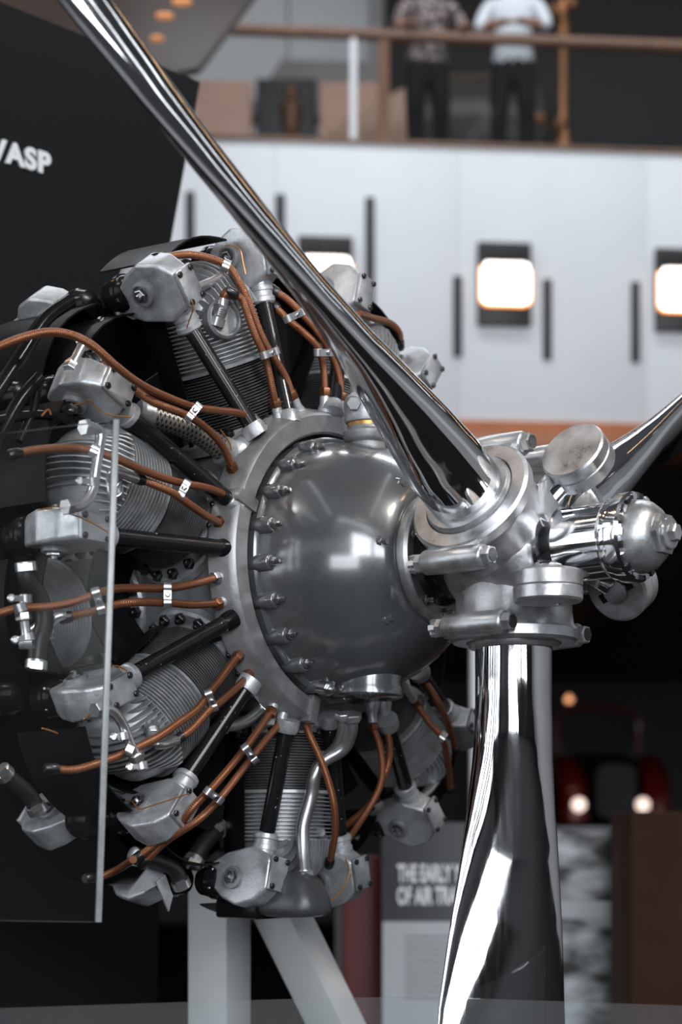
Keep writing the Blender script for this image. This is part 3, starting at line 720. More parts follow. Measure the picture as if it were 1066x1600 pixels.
# ---- ignition leads: photo waypoints, axial station from the ring (-.025) over the tubes to where each one ends
def lead(pts, pend, end=None, pmid=.012, r=.0068, start_in=True, nut=True, hexm=COPN):
    """pts run from the outer end to the ring"""
    n = len(pts); P = []
    for i, (x, y) in enumerate(pts):
        t = i/(n-1)
        p = pend+(pmid-pend)*min(1, t/.45) if t < .45 else pmid+(-.028-pmid)*((t-.45)/.55)**1.5
        P.append(pt(x, y, p))
    b = MB(); tube(b, P, r, 12, 6); L = build('ignition_lead', b, COPPER, ENG)
    if end:
        e = pt(*end, -.030); d = (e-P[-1]).normalized()
        b = MB(); hexnut(b, P[-1]-d*.010, d, .0112, .016); build('ferrule_nut', b, hexm, L)
        b = MB(); LL = (e-P[-1]).length
        lathe(b, [(.0085, .004), (.0095, .008), (.0095, LL*.6), (.0125, LL*.85), (.017, LL+.008), (.017, LL+.016)], P[-1], d, 18); build('lead_socket', b, CAST, L)
    b = MB(); d = (P[1]-P[0]).normalized(); lathe(b, [(.0075, -.012), (.0095, -.008), (.0095, .008), (.0075, .012)], P[0], d, 14); build('end_collar', b, DSTEEL, L)
    return L
def clip(a, c, p=.008, pa=None, single=False):
    A = pt(*a, p); B = pt(*c, p if pa is None else pa); d = (B-A); ln = d.length; d.normalize()
    vw = (CAML-A).normalized(); t = d.cross(vw).normalized(); nrm = t.cross(d).normalized()
    b = MB()
    for q in (A, B): lathe(b, [(.0072, -.0068), (.0088, -.0062), (.0088, .0062), (.0072, .0068)], q, t, 16)
    if ln > .004: obox(b, (A+B)/2+nrm*.0045, d*(ln/2), t*.0062, nrm*.0022)
    o = build('lead_clamp', b, PIPE, ENG, sharp=30)
    if ln > .012:
        b = MB(); lathe(b, [(.0045, 0), (.0045, .003), (.003, .004)], (A+B)/2+nrm*.0065, nrm, 10); build('clamp_screw', b, STEEL, o)
    return o
lead([(248, 403), (300, 398), (353, 414), (375, 443), (389, 473), (406, 518), (424, 553), (446, 588), (457, 619)], -.10, (468, 645), -.02)
lead([(362, 458), (378, 467), (384, 482), (398, 522), (415, 562), (426, 610), (431, 632)], -.03, (437, 660), -.01)
lead([(428, 454), (450, 469), (472, 491), (499, 522), (517, 553), (530, 588), (534, 623)], -.08, (535, 645), -.02)
lead([(428, 478), (450, 500), (477, 522), (497, 544), (505, 570), (508, 615)], -.08, (507, 643), -.02)
lead([(-20, 548), (0, 541), (34, 528), (75, 519), (113, 524), (146, 541), (180, 571), (210, 594), (244, 613), (300, 635), (338, 641), (375, 646), (398, 658)], -.12, (416, 677), 0, hexm=PIPE)
lead([(150, 562), (180, 590), (210, 609), (240, 628), (285, 646), (308, 658), (330, 676), (349, 699), (364, 733)], -.10, (376, 752), 0)
lead([(23, 710), (56, 703), (113, 700), (150, 706), (180, 716), (210, 729), (248, 744), (285, 755), (319, 761), (345, 770), (357, 780)], -.02, (370, 788), .01)
lead([(216, 748), (240, 757), (270, 770), (300, 791), (326, 808), (345, 817)], -.01, (360, 827), .01)
lead([(-15, 962), (0, 958), (30, 950), (75, 948), (113, 941), (150, 928), (180, 920), (218, 919), (263, 919), (300, 913), (338, 903)], -.10, (364, 899), .0, hexm=STEEL)
lead([(103, 965), (150, 954), (180, 945), (210, 941), (263, 942), (300, 945), (341, 943)], -.10, (363, 935), .0)
lead([(81, 1201), (113, 1203), (143, 1196), (180, 1183), (210, 1170), (248, 1151), (278, 1130), (308, 1108), (330, 1079), (341, 1066), (360, 1040), (373, 1025)], -.06, (388, 1008), .01)
lead([(278, 1155), (300, 1139), (326, 1111), (349, 1093), (375, 1070), (388, 1054)], -.02, (402, 1030), .01)
lead([(215, 1340), (250, 1313), (278, 1292), (302, 1261), (334, 1228), (377, 1177), (405, 1139), (424, 1111)], -.14, (434, 1085), -.01)
lead([(225, 1347), (255, 1318), (278, 1302), (311, 1280), (344, 1247), (381, 1200), (414, 1158), (438, 1130)], -.14, (447, 1100), -.01)
lead([(515, 1348), (520, 1325), (524, 1294), (520, 1247), (503, 1191), (484, 1149), (475, 1122)], -.04, (466, 1095), .03)
lead([(538, 1322), (550, 1303), (583, 1252), (597, 1214), (595, 1172), (583, 1134)], -.12, (581, 1108), .0)
lead([(536, 1294), (578, 1256), (604, 1205), (609, 1167), (604, 1139)], -.12, (600, 1108), .0)
lead([(703, 1233), (700, 1191), (691, 1153), (672, 1130), (649, 1097)], -.10, (630, 1070), .0)
lead([(712, 1172), (700, 1130), (682, 1092), (663, 1064)], -.08, (650, 1040), .0)
lead([(625, 538), (624, 520), (610, 505), (585, 498), (560, 490)], -.12, None, -.1)
lead([(140, 1372), (160, 1369), (185, 1358), (208, 1343)], -.2, None, -.2)
for a, c in (((413, 555), (430, 549)), ((354, 413), (352, 418)), ((450, 498), (472, 488)), ((497, 551), (519, 551)), ((308, 637), (296, 652)), ((291, 757), (282, 774)),
             ((148, 702), (146, 707)), ((150, 926), (158, 951)), ((262, 918), (262, 942)), ((33, 949), (30, 950)), ((326, 1084), (334, 1104)), ((203, 1170), (201, 1174)),
             ((384, 1169), (397, 1186)), ((326, 1237), (342, 1249)), ((693, 1150), (691, 1153))):
    clip(a, c)

# ---- spark plugs with elbows
def plug(base, top, p0, p1, lead_to=None, pl=0.):
    A = pt(*base, p0); B = pt(*top, p1); d = (B-A).normalized(); L = (B-A).length
    b = MB(); pr = [(.014, -.01), (.014, L*.12), (.011, L*.14)]
    for q in range(4): h = L*(.2+.09*q); pr += [(.0115, h), (.0130, h+L*.02), (.0130, h+L*.05), (.0115, h+L*.07)]
    pr += [(.010, L*.6), (.010, L)]; lathe(b, pr, A, d, 20); hexnut(b, A+d*L*.55, d, .0135, L*.16)
    o = build('spark_plug', b, PIPE, ENG)
    if lead_to:
        C = pt(*lead_to, pl); b = MB(); tube(b, [A+d*L*.9, B+d*.006, B+(C-B)*.35+d*.008, C], .0085, 12); build('plug_elbow', b, COPN if lead_to[1] < 500 else PIPE, o)
plug((340, 500), (350, 466), -.055, -.04, (366, 460), -.03)
plug((180, 768), (176, 742), -.05, -.02, (214, 748), -.01)
plug((238, 1140), (244, 1160), -.05, -.02, (278, 1156), -.02)
plug((60, 985), (84, 968), -.13, -.11, (103, 965), -.10)
plug((505, 1325), (500, 1300), -.09, -.05)

# ---- safety wire
def wire(pts, az, off=.046):
    sg = 1 if ((191-az+180) % 360-180) > 0 else -1
    b = MB(); tube(b, [pside(x, y, az, sg*off) for x, y in pts], .0012, 6, 4); build('safety_wire', b, WIRE, ENG)
wire([(116, 633), (130, 630), (141, 625), (150, 636), (170, 648), (205, 652)], 167.1-12.3)
wire([(195, 1253), (206, 1252), (217, 1264), (240, 1258), (280, 1245), (295, 1240)], 218.6+12.3)
wire([(352, 384), (366, 384), (376, 392), (380, 410), (384, 428)], 115.7-12.3)
wire([(300, 470), (302, 482), (296, 500), (292, 512)], 115.7+12.3)
for P in ([(60, 797), (90, 792), (100, 800), (130, 810), (160, 826), (178, 838)], [(176, 1040), (188, 1042), (198, 1048)], [(130, 1124), (150, 1110), (165, 1104)],
          [(540, 1342), (546, 1362), (538, 1385), (518, 1408)], [(65, 650), (75, 640), (80, 648)], [(66, 1138), (80, 1142), (90, 1146)], [(345, 672), (358, 690), (362, 704)]):
    b = MB(); tube(b, [pt(x, y, -.02) for x, y in P], .0013, 6, 4); build('safety_wire', b, WIRE, ENG)

# ---- big braided oil hose and its elbow at the upper left of the ring
b = MB(); tube(b, [pt(x, y, p) for x, y, p in ((232, 648, -.10), (255, 655, -.09), (290, 667, -.075), (322, 684, -.065), (350, 706, -.06))], .0205, 20); HS = build('braided_hose', b, BRAID, ENG)
A = pt(345, 702, -.06); B = pt(368, 716, -.055); b = MB(); lathe(b, [(.022, 0), (.026, .003), (.026, .02), (.023, .022), (.023, .034)], A, B-A, 24); build('hose_ferrule', b, CAST, HS)
b = MB(); tube(b, [pt(356, 712, -.06), pt(372, 708, -.05), pt(390, 700, -.045), pt(412, 690, -.04)], .024, 18, r1=.030); EL = build('oil_elbow', b, CAST, ENG)
A = pt(232, 648, -.10); b = MB(); lathe(b, [(.019, -.02), (.024, -.015), (.024, .004), (.02, .008)], A, pt(245, 652, -.095)-A, 24); build('hose_ferrule', b, CAST, HS)
# ---- rubber hoses between rear caps
def hose(pts, p, r, ends=True, m=RUBBER):
    P = [pt(x, y, p) for x, y in pts]; b = MB(); tube(b, P, r, 16); h = build('rubber_hose', b, m, ENG)
    if ends:
        for q, nx in ((P[0], P[1]), (P[-1], P[-2])):
            d = (nx-q).normalized(); b = MB(); lathe(b, [(r+.001, -.002), (r+.003, -.001), (r+.003, .013), (r+.001, .014)], q, d, 20)
            obox(b, q+d*.006+(CAML-q).normalized()*(r+.003), d*.006, d.cross((CAML-q).normalized())*.010, (CAML-q).normalized()*.004); hc = build('hose_clamp', b, PIPE, h, sharp=30)
hose([(40, 880), (43, 905), (62, 935), (70, 970), (60, 1005), (56, 1045)], -.10, .0150)
hose([(2, 1205), (22, 1222), (45, 1242), (60, 1268)], -.16, .0140)
hose([(210, 1338), (245, 1345), (272, 1358), (285, 1385)], -.20, .0150)
hose([(300, 1350), (318, 1320), (345, 1290)], -.22, .017)
# ---- light-metal pipes
def pipe(pts, p, r, name='oil_pipe', m=PIPE, clips=(), nuts=True):
    P = [pt(*q[:2], q[2] if len(q) > 2 else p) for q in pts]; b = MB(); tube(b, P, r, 14); o = build(name, b, m, ENG)
    if nuts:
        for q, nx in ((P[0], P[1]), (P[-1], P[-2])):
            b = MB(); d = (nx-q).normalized(); hexnut(b, q-d*.004, d, r*1.6, .014); build('pipe_nut', b, m, o)
    for x, y, x2, y2 in clips:
        A = pt(x, y, p); B = pt(x2, y2, p); d = (B-A).normalized(); vw = (CAML-A).normalized(); t = d.cross(vw)
        b = MB(); lathe(b, [(r, -.007), (r+.0025, -.006), (r+.0025, .006), (r, .007)], A, t, 16); obox(b, (A+B)/2+vw*.004, (B-A)/2, t*.006, vw*.002); lathe(b, [(.007, 0), (.007, .004), (.004, .006)], B+vw*.004, vw, 10)
        build('pipe_clip', b, PIPE, o)
    return o
pipe([(132, 668), (146, 668), (157, 678), (154, 705), (149, 738), (143, 770), (126, 790), (104, 792)], .005, .0085, clips=((145, 752, 125, 752),))
pipe([(150, 1110), (162, 1107), (178, 1113), (192, 1132), (203, 1160), (215, 1185)], .0, .0085, clips=((192, 1150, 178, 1152), (221, 1196, 203, 1199)))
pipe([(300, 452), (318, 445), (335, 438), (352, 426)], -.07, .0085)
pipe([(110, 575), (118, 560), (126, 545), (132, 535)], -.10, .008)
pipe([(549, 1118, .06), (548, 1145, .05), (536, 1170, .03), (505, 1190, .0), (492, 1212, -.01), (486, 1245, -.02), (474, 1290, -.03), (474, 1330, -.03), (477, 1368, -.03)], 0, .0125, 'sump_pipe')
pipe([(534, 1118, .05), (533, 1145, .04), (524, 1166, .02), (505, 1185, -.01)], 0, .008, 'sump_pipe')
pipe([(640, 1160), (655, 1163), (672, 1172)], -.10, .011); pipe([(690, 1200), (680, 1222), (665, 1240), (652, 1252)], -.10, .010)
pipe([(345, 1135), (370, 1133), (392, 1122), (410, 1105)], -.06, .010)
pipe([(560, 488), (575, 497), (590, 510), (600, 522)], -.14, .011)
pipe([(36, 960), (40, 985), (42, 1010)], -.06, .008, clips=((40, 935, 18, 935), (44, 995, 24, 1000)))
# black tubular struts at the far left
for P, r in (([(-10, 700), (28, 630), (62, 590)], .011), ([(30, 690), (52, 640), (60, 600)], .007), ([(-10, 620), (30, 560), (70, 500), (110, 470)], .012), ([(-20, 660), (60, 648), (130, 660)], .008)):
    b = MB(); tube(b, [pt(x, y, -.12) for x, y in P], r, 12); build('black_strut', b, BLACK, ENG)
# grey sump box at the bottom, with its hose boss
S0 = pt(458, 1400, -.05)
b = MB(); ri = []
for zz, a_, c_ in ((.045, .030, .028), (.030, .052, .040), (.0, .068, .05), (-.022, .074, .054), (-.034, .070, .050), (-.038, .05, .035)):
    ri.append([S0+Vector((a_*abs(math.cos(2*PI*k/28))**.7*math.copysign(1, math.cos(2*PI*k/28)), c_*abs(math.sin(2*PI*k/28))**.7*math.copysign(1, math.sin(2*PI*k/28)), zz)) for k in range(28)])
loft(b, ri); SB = build('oil_sump', b, DGREY, ENG, sharp=60)
A = pt(477, 1378, -.03); b = MB(); lathe(b, [(.020, -.02), (.020, .004), (.016, .008), (.016, .022)], A, (0, 0, 1), 24); build('sump_fitting', b, PIPE, SB)
b = MB(); ri = [[S0+Vector((-.04-.12*t, 0, -.025))+Vector((0, y*(.06-.02*t), z*.018)) for y, z in ((-1, -1), (1, -1), (1, 1), (-1, 1))] for t in (0, .5, 1)]
loft(b, ri); build('sump_shoe', b, BLACK, ENG, bevel=.006)
# bright sheet bracket low on the left
b = MB(); prism(b, [pt(x, y, -.22) for x, y in ((196, 1398), (232, 1352), (254, 1362), (250, 1380), (225, 1392))], (.004, 0, 0)); prism(b, [pt(x, y, -.215) for x, y in ((242, 1378), (256, 1366), (268, 1400), (262, 1424))], (.004, 0, 0)); build('bright_bracket', b, CAST, ENG)

# ---- governor fitting on top of the nose
q = pt(573, 700, .075); rr = math.hypot(q.y, q.z); dz = Vector((0, q.y, q.z)).normalized(); G0 = q
b = MB(); lathe(b, [(.040, -.05), (.036, -.006), (.034, .008), (.040, .012), (.042, .016), (.042, .028), (.036, .031), (.034, .034), (.034, .038)], G0, dz, 36); GV = build('governor', b, CASTD, ENG)
b = MB(); lathe(b, [(.0345, .038), (.0345, .044)], G0, dz, 36); build('brass_gasket', b, mat('brass', (.45, .25, .08), .4, .8), GV)
b = MB(); lathe(b, [(.034, .044), (.038, .046), (.040, .052), (.040, .084), (.036, .092), (.028, .098), (.024, .14), (.02, .146)], G0, dz, 36); build('governor_body', b, CAST, GV)
A = pt(553, 630, .08); b = MB(); hexnut(b, A, (CAML-A), .014, .012, .0); build('governor_bolt', b, STEEL, GV)

# ================================================================== PROPELLER
PRO = empty('propeller', HUB-Vector((0, 0, .006)), ROT)
tag(PRO, 'polished three-blade metal propeller with counterweighted hub', 'propeller')
def hp(p, r, az, t=0.): a = rad(az); return Vector((p, r*math.cos(a)-t*math.sin(a), r*math.sin(a)+t*math.cos(a)))
def hdir(az): return hp(0, 1, az)
BAZ = (270, 150, 30)
b = MB(); lathe(b, [(.060, -.10), (.090, -.092), (.108, -.07), (.118, -.03), (.118, .03), (.108, .066), (.092, .086), (.07, .092)], (0, 0, 0), (1, 0, 0), 64)
for az in BAZ:
    lathe(b, [(.100, .02), (.100, .080), (.101, .105), (.104, .128), (.110, .136), (.110, .152), (.105, .157), (.082, .157), (.080, .150), (.080, .10)], (0, 0, 0), hdir(az), 64)
HB = build('hub', b, HUBM, PRO, sharp=32)
for az in BAZ:
    for sg in (-1, 1):
        c = hp(0, .136, az, sg*.118)
        b = MB(); lathe(b, [(.018, -.062), (.021, -.056), (.0225, -.005), (.0225, .005), (.021, .056), (.018, .062)], c, (1, 0, 0), 24)
        q = hp(0, .136, az, sg*.095); obox(b, q, (.05, 0, 0), hdir(az)*.018, hp(0, 0, az, 1)*.02)
        o = build('clamp_lug', b, HUBM, HB, bevel=.003)
        b = MB(); hexnut(b, c+Vector((.06, 0, 0)), (1, 0, 0), .0165, .016, .0); build('bolt_head', b, HUBM, HB)
        b = MB(); lathe(b, [(.0115, .0155), (.0115, .0172), (.0, .0172)], c+Vector((.06, 0, 0)), (1, 0, 0), 16); build('bolt_socket', b, DSTEEL, HB)
        b = MB(); hexnut(b, c+Vector((-.062, 0, 0)), (-1, 0, 0), .0165, .014, .0)
        for k in range(6):
            a = rad(60*k); obox(b, c+Vector((-.080, .0125*math.cos(a), .0125*math.sin(a))), (.006, 0, 0), (0, .003*math.cos(a), .003*math.sin(a)), (0, -.004*math.sin(a), .004*math.cos(a)))
        lathe(b, [(.0075, .014), (.0075, .03)], c+Vector((-.062, 0, 0)), (-1, 0, 0), 10); build('castle_nut', b, HUBM, HB)
    b = MB(); lathe(b, [(.0795, .14), (.0795, .160), (.076, .166), (.068, .167)], (0, 0, 0), hdir(az), 64); build('blade_collar', b, HUBM, HB)

# blades: local Z outwards, X forward along the shaft, chord turned by the blade angle
def lerp(tab, x):
    for i in range(len(tab)-1):
        if x <= tab[i+1][0]:
            t = (x-tab[i][0])/(tab[i+1][0]-tab[i][0]); t = t*t*(3-2*t) if len(tab[i]) > 2 else t; return tab[i][1]+(tab[i+1][1]-tab[i][1])*t
    return tab[-1][1]
CH = [(.10, .134), (.26, .133), (.36, .140), (.45, .154), (.55, .176), (.66, .201), (.78, .225), (.92, .243), (1.05, .244), (1.18, .222), (1.28, .17), (1.34, .09), (1.36, .02)]
TH = [(.10, .134), (.24, .131), (.32, .116), (.42, .092), (.52, .070), (.64, .056), (.78, .047), (.95, .037), (1.1, .028), (1.25, .018), (1.36, .004)]
BE = [(.10, 62), (.25, 60), (.40, 53), (.55, 47), (.78, 39.5), (1.0, 34), (1.36, 27)]
OF = [(.10, .5), (.30, .5), (.5, .46), (.78, .405), (1.36, .40)]    # share of the chord ahead of the pitch axis
def blade_mesh():
    b = MB(); rings = []; N = 64
    st = [.12+.0125*k for k in range(100)]; st = [r for r in st if r <= 1.355]+[1.358, 1.36]
    for r in st:
        c = lerp(CH, r); th = lerp(TH, r); be = rad(lerp(BE, r)); of = lerp(OF, r)
        rnd = min(1, max(0, (th/c-.25)/.7)); ring = []
        for k in range(N):
            a = 2*PI*k/N
            x = .5*c*math.cos(a); y = .5*th*math.sin(a)
            # airfoil: blunt leading edge, thin trailing edge, flatter back face
            xn = (math.cos(a)+1)/2
            fo = math.sin(a)*(.55+.45*xn**.6)*(1.0 if math.sin(a) > 0 else .75)
            y = .5*th*(rnd*math.sin(a)+(1-rnd)*fo*1.25)
            x += c*(of and (of-.5))
            # chord direction cosb*tangent + sinb*forward ; thickness direction forward face
            ring.append(Vector((x*math.sin(be)+y*math.cos(be), x*math.cos(be)-y*math.sin(be), r)))
        rings.append(ring)
    loft(b, rings); return b.mesh('blade', sharp=60)
BM_ = blade_mesh()
for k, az in enumerate(BAZ):
    o = link('blade', BM_, POL, PRO)
    d = hdir(az); t = hp(0, 0, az, 1)
    M = Matrix(((1, t.x, d.x, 0), (0, t.y, d.y, 0), (0, t.z, d.z, 0), (0, 0, 0, 1))); o.matrix_basis = M
    o['label'] = ['polished blade pointing straight down', 'polished blade pointing up to the left', 'polished blade pointing up to the right'][k]

# pitch-change cylinder
b = MB(); lathe(b, [(.085, .07), (.085, .098), (.074, .104), (.0635, .112), (.0625, .120), (.0625, .200)], (0, 0, 0), (1, 0, 0), 64); PC = build('pitch_cylinder', b, POLC, PRO)
b = MB(); lathe(b, [(.0625, .198), (.066, .200), (.069, .206), (.069, .216), (.0735, .219), (.0745, .224), (.0745, .240), (.070, .245), (.060, .246)], (0, 0, 0), (1, 0, 0), 64); build('lock_ring', b, POLC, PC)
for k in range(20):
    d = hdir(18*k); b = MB(); obox(b, d*.0665+Vector((.2465, 0, 0)), (.003, 0, 0), d*.004, Vector((0, -d.z, d.y))*.006); build('ring_tooth', b, DSTEEL if k % 2 else POLC, PC)
b = MB(); lathe(b, [(.061, .244), (.060, .252), (.056, .266), (.046, .279), (.036, .285), (.033, .286)], (0, 0, 0), (1, 0, 0), 56); build('end_cap', b, HUBM, PC)
b = MB(); hexnut(b, (.284, 0, 0), (1, 0, 0), .036, .014); lathe(b, [(.026, .014), (.026, .020), (.022, .022)], (.284, 0, 0), (1, 0, 0), 24); hexnut(b, (.305, 0, 0), (1, 0, 0), .015, .012); build('cap_nut', b, HUBM, PC)

# counterweights: a thick disc on a bracket for each blade
CWP, CWR, CWT = .140, .086, -.112
for az in BAZ:
    d = hdir(az); t = hp(0, 0, az, 1); c = Vector((CWP, 0, 0))+d*CWR+t*CWT
    b = MB(); lathe(b, [(.052, -.028), (.057, -.024), (.057, -.002), (.0555, .0), (.057, .002), (.057, .020), (.054, .024)], c, d, 56); CW = build('counterweight', b, HUBM, PRO)
    b = MB(); lathe(b, [(.006, 0), (.006, .002)], c+d*.0235+t*.03, d, 12); build('weight_pin', b, STEEL, CW)
    b = MB(); lathe(b, [(.024, -.026), (.022, -.034)], c, d, 24); build('weight_boss', b, STEEL, CW)
    # slot in the underside
    b = MB(); obox(b, c-d*.0285, Vector((.033, 0, 0))+t*.012, d*.0012, t*.008-Vector((.003, 0, 0))); build('slot', b, BLACK, CW)
    # bracket arm from the blade root through the hub window to the disc
    ri = []
    for f_, (p, tt, rr_, h_, w_) in enumerate(((.055, -.02, .065, .030, .020), (.095, -.055, .062, .030, .018), (.122, -.082, .064, .026, .016), (.140, -.100, .068, .022, .020))):
        e1 = Vector((.75, 0, 0))+t*.66; cc = Vector((p, 0, 0))+t*tt+d*rr_
        ri.append([cc+e1*w_*i+d*h_*j for i, j in ((-1, -1), (1, -1), (1, 1), (-1, 1))])
    b = MB(); loft(b, ri); build('bracket', b, POLC, CW, bevel=.004)
    # cam plate lying against the hub front
    b = MB(); prism(b, [hp(.093, r_, az, t_) for r_, t_ in ((.02, -.03), (.05, -.085), (.095, -.085), (.11, -.05), (.085, .0), (.04, .01))], (.016, 0, 0)); build('cam_plate', b, HUBM, CW, bevel=.003)

# ================================================================== STAND
STD = empty('engine_stand', (wp(343, 1500, 3.85).x, 3.85, 0)); tag(STD, 'pale grey steel engine stand with upright leg and slanting brace', 'stand')
def leg(a, c, hw, hd, name):
    a = Vector(a); c = Vector(c); d = (c-a).normalized(); t = Vector((1, -.62, 0)).normalized(); t = (t-d*t.dot(d)).normalized(); n = d.cross(t)
    b = MB(); obox(b, (a+c)/2, d*((c-a).length/2), t*hw, n*hd); return build(name, b, GREYP, STD, bevel=.004)
z0 = wp(343, 1380, 3.85).z
leg((0, 0, 0), (0, 0, z0+.35), .052, .046, 'upright')
q0 = wp(436, 1420, 3.85)-STD.location; q1 = wp(520, 1590, 3.85)-STD.location; dd = (q1-q0); k = -q1.z/dd.z
leg(q0-dd*.9, q1+dd*k, .046, .04, 'brace')
b = MB(); box(b, -.6, .9, -.12, .12, 0, .06); build('base_beam', b, GREYP, STD, bevel=.006)
b = MB(); lathe(b, [(.06, 0), (.06, .5)], Vector((-.05, 0, z0+.3)), Vector((-.45, -.1, .35)), 20); build('mount_arm', b, GREYP, STD)

# ================================================================== CLEAR SHEETS
ACS = empty('acrylic_sheet', wp(-250, 1500, 2.62)*1.0); ACS.location.z = 0; tag(ACS, 'clear acrylic sheet standing in front of the left cylinders', 'acrylic sheet')
def al(x, y, d): return wp(x, y, d)-ACS.location
cor = [al(-330, 715, 2.50), al(187, 655, 2.62), al(159, 1441, 2.62), al(-330, 1434, 2.50)]
nrm = (cor[1]-cor[0]).cross(cor[2]-cor[1]).normalized(); nrm = nrm if nrm.y > 0 else -nrm
b = MB(); prism(b, cor, nrm*.011)
me = b.mesh('pane', flat=True)
pane = link('pane', me, [ACRY, ACRE], ACS)
for p in me.polygons:
    if abs(p.normal.dot(nrm)) < .5: p.material_index = 1
# proud polished edge so that the sheet's thickness reads
e = (cor[2]-cor[1]).normalized(); hx = Vector((1, .25, 0)).normalized()
b = MB(); prism(b, [cor[1], cor[1]-hx*.009, cor[2]-hx*.009, cor[2]], nrm*.0115); build('polished_edge', b, ACRE, ACS, bevel=.001)
b = MB(); lathe(b, [(.03, 0), (.03, 1.9)], (-.06, -.15, 0), (0, 0, 1), 16); box(b, -.25, .1, -.30, -.06, 0, .02); build('support_post', b, BLACK, ACS)
for z_ in (1.25, 1.75):
    b = MB(); cyl(b, (-.06, -.14, z_), (-.06, -.07, z_), .012, 12); build('standoff', b, STEEL, ACS)

BAR = empty('glass_barrier', (wp(620, 1558, 2.9).x, 2.9, 0)); tag(BAR, 'low clear glass barrier running along the bottom edge', 'barrier')
ri = []
for x, y, d in ((-150, 1581, 2.67), (0, 1576, 2.71), (300, 1566, 2.80), (520, 1560, 2.865), (620, 1558.5, 2.88), (720, 1560, 2.865), (1066, 1572, 2.74), (1330, 1582, 2.66)):
    q = wp(x, y, d)-BAR.location; ri.append([q, q+Vector((0, .012, 0)), Vector((q.x, q.y+.012, 0)), Vector((q.x, q.y, 0))])
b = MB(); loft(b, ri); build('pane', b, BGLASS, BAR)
b = MB(); box(b, -1.0, .9, -.2, .06, 0, .04); build('floor_shoe', b, STEEL, BAR, bevel=.004)

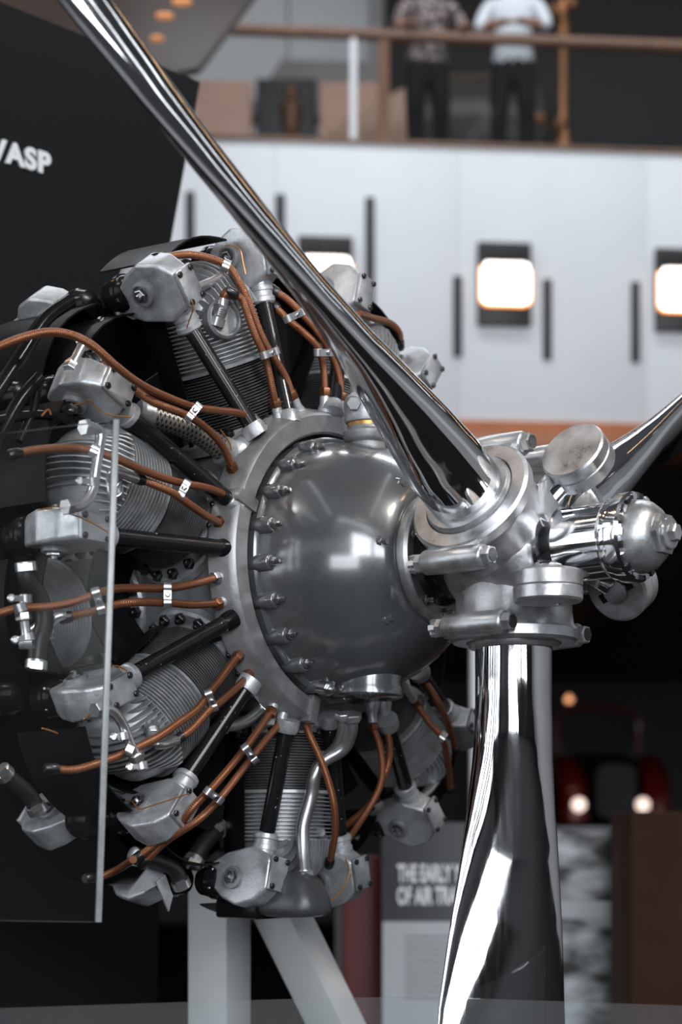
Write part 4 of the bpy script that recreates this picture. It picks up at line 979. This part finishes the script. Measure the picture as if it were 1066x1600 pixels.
# ================================================================== VISITORS
def person(label, loc, rz, shirt, pants, skin, hair, arms, H=1.70):
    s = H/1.70
    V = []; R = []; Ed = []
    def add(co, r, par=None):
        V.append(Vector(co)*s); R.append((r[0]*s, r[1]*s) if isinstance(r, tuple) else (r*s, r*s))
        if par is not None: Ed.append((par, len(V)-1))
        return len(V)-1
    pel = add((0, 0, .95), (.155, .11)); ab = add((0, 0, 1.10), (.14, .10), pel); ch = add((0, -.02, 1.28), (.165, .115), ab); ne = add((0, -.03, 1.44), (.065, .06), ch)
    nk = add((0, -.045, 1.49), .052, ne); hd0 = add((0, -.07, 1.555), (.068, .078), nk); hd1 = add((0, -.06, 1.63), (.074, .09), hd0); add((0, -.05, 1.685), (.05, .06), hd1)
    for sg in (-1, 1):
        hp_ = add((sg*.09, 0, .88), .09, pel); kn = add((sg*.10, -.02, .49), .06, hp_); an = add((sg*.10, .01, .09), .042, kn); add((sg*.11, -.12, .04), (.045, .032), an)
        sh = add((sg*.17, -.02, 1.40), .062, ch)
        pts = arms(sg); el = add(pts[0], .043, sh); wr = add(pts[1], .028, el); pm = add(pts[2], (.038, .018), wr)
        d = (Vector(pts[2])-Vector(pts[1])).normalized(); l = Vector((0, 0, 1)).cross(d).normalized()
        for q, ln in ((-.026, .055), (-.009, .07), (.009, .066), (.026, .05)):
            k1 = add(Vector(pts[2])+d*.03+l*q, .0095, pm); add(Vector(pts[2])+d*(.03+ln)+l*q*1.1+Vector((0, 0, -.02)), .0085, k1)
        k1 = add(Vector(pts[2])+d*.005-l*.042*sg, .011, pm); add(Vector(pts[2])+d*.045-l*.055*sg+Vector((0, 0, -.012)), .009, k1)
    me = bpy.data.meshes.new('person_skeleton'); me.from_pydata(V, Ed, [])
    o = bpy.data.objects.new('tmp_person', me); COL.objects.link(o)
    m = o.modifiers.new('Skin', 'SKIN'); m.use_smooth_shade = True
    o.modifiers.new('Sub', 'SUBSURF').levels = 2
    for i, sv in enumerate(me.skin_vertices[0].data): sv.radius = R[i]; sv.use_root = (i == 0)
    dg = bpy.context.evaluated_depsgraph_get(); bm_ = bpy.data.meshes.new_from_object(o.evaluated_get(dg)); bpy.data.objects.remove(o)
    bm_.materials.clear()
    for q in (skin, shirt, pants): bm_.materials.append(q)
    for p in bm_.polygons:
        c = p.center/s
        fore = c.y < -.20 and c.z > .9
        p.material_index = 2 if c.z < .98 else (0 if c.z > 1.455 or fore else 1)
        p.use_smooth = True
    T = empty('person', loc, rz); tag(T, label, 'person', 'visitors on the balcony'); body = link('body', bm_, None, T)
    b = MB(); lathe(b, [(.03, -.10), (.082, -.07), (.092, -.01), (.085, .05), (.055, .085), (0, .095)], Vector((0, -.035, 1.645))*s, (0, .12, 1), 20); build('hair', b, hair, T)
    fm_ = mat('eye_dark', (.02, .015, .012), .3)
    for sg in (-1, 1):
        b = MB(); lathe(b, [(0, -.01), (.010, -.004), (.010, .004), (0, .01)], Vector((sg*.03, -.143, 1.60))*s, (0, -1, 0), 10); build('eye', b, fm_, T)
        b = MB(); lathe(b, [(0, -.012), (.022, -.006), (.022, .006), (0, .012)], Vector((sg*.078, -.05, 1.59))*s, (1, 0, 0), 12); build('ear', b, skin, T)
    b = MB(); lathe(b, [(.014, 0), (.011, .02), (.003, .04)], Vector((0, -.148, 1.565))*s, (0, -.35, 1), 10); build('nose', b, skin, T)
    b = MB(); obox(b, Vector((0, -.138, 1.535))*s, (.022, 0, 0), (0, .006, 0), (0, 0, .005)); build('mouth', b, mat('lips', (.25, .08, .07), .5), T, bevel=.003)
    return T
SK = mat('skin', (.38, .19, .13), .5); HRM = mat('dark_hair', (.012, .009, .008), .5)
zf = z_top-.22
def shirt_pattern():
    m = bpy.data.materials.new('patterned_shirt'); m.use_nodes = True; nt = m.node_tree; b = nt.nodes['Principled BSDF']
    tc = nt.nodes.new('ShaderNodeTexCoord'); n = nt.nodes.new('ShaderNodeTexVoronoi'); n.inputs['Scale'].default_value = 22; nt.links.new(tc.outputs['Object'], n.inputs['Vector'])
    r = nt.nodes.new('ShaderNodeValToRGB'); r.color_ramp.elements[0].color = (.45, .36, .34, 1); r.color_ramp.elements[1].color = (.05, .035, .035, 1); r.color_ramp.elements[0].position = .2; r.color_ramp.elements[1].position = .55
    nt.links.new(n.outputs['Distance'], r.inputs['Fac']); nt.links.new(r.outputs['Color'], b.inputs['Base Color']); return m
def on_bal(x, y, off): q = bl(x, y, off); return BAL.matrix_basis @ Vector((q[0], off, zf))
person('visitor in patterned shirt resting both hands on the balcony rail', on_bal(668, 30, .42), rad(8), shirt_pattern(), mat('dark_trousers', (.006, .006, .006), .8, spec=.2), SK, HRM,
       lambda sg: ((sg*.24, -.12, 1.20), (sg*.22, -.32, 1.11), (sg*.20, -.38, 1.10)), 1.66)
person('visitor in white shirt with hands together on the balcony rail', on_bal(802, 30, .42), rad(-6), mat('white_shirt', (.66, .70, .74), .7), mat('dark_jeans', (.01, .009, .01), .8, spec=.2), SK, HRM,
       lambda sg: ((sg*.24, -.10, 1.20), (sg*.10, -.30, 1.14), (sg*.05, -.38, 1.12)), 1.70)
for o in list(bpy.data.objects):
    if o.name.startswith('tmp'): bpy.data.objects.remove(o)
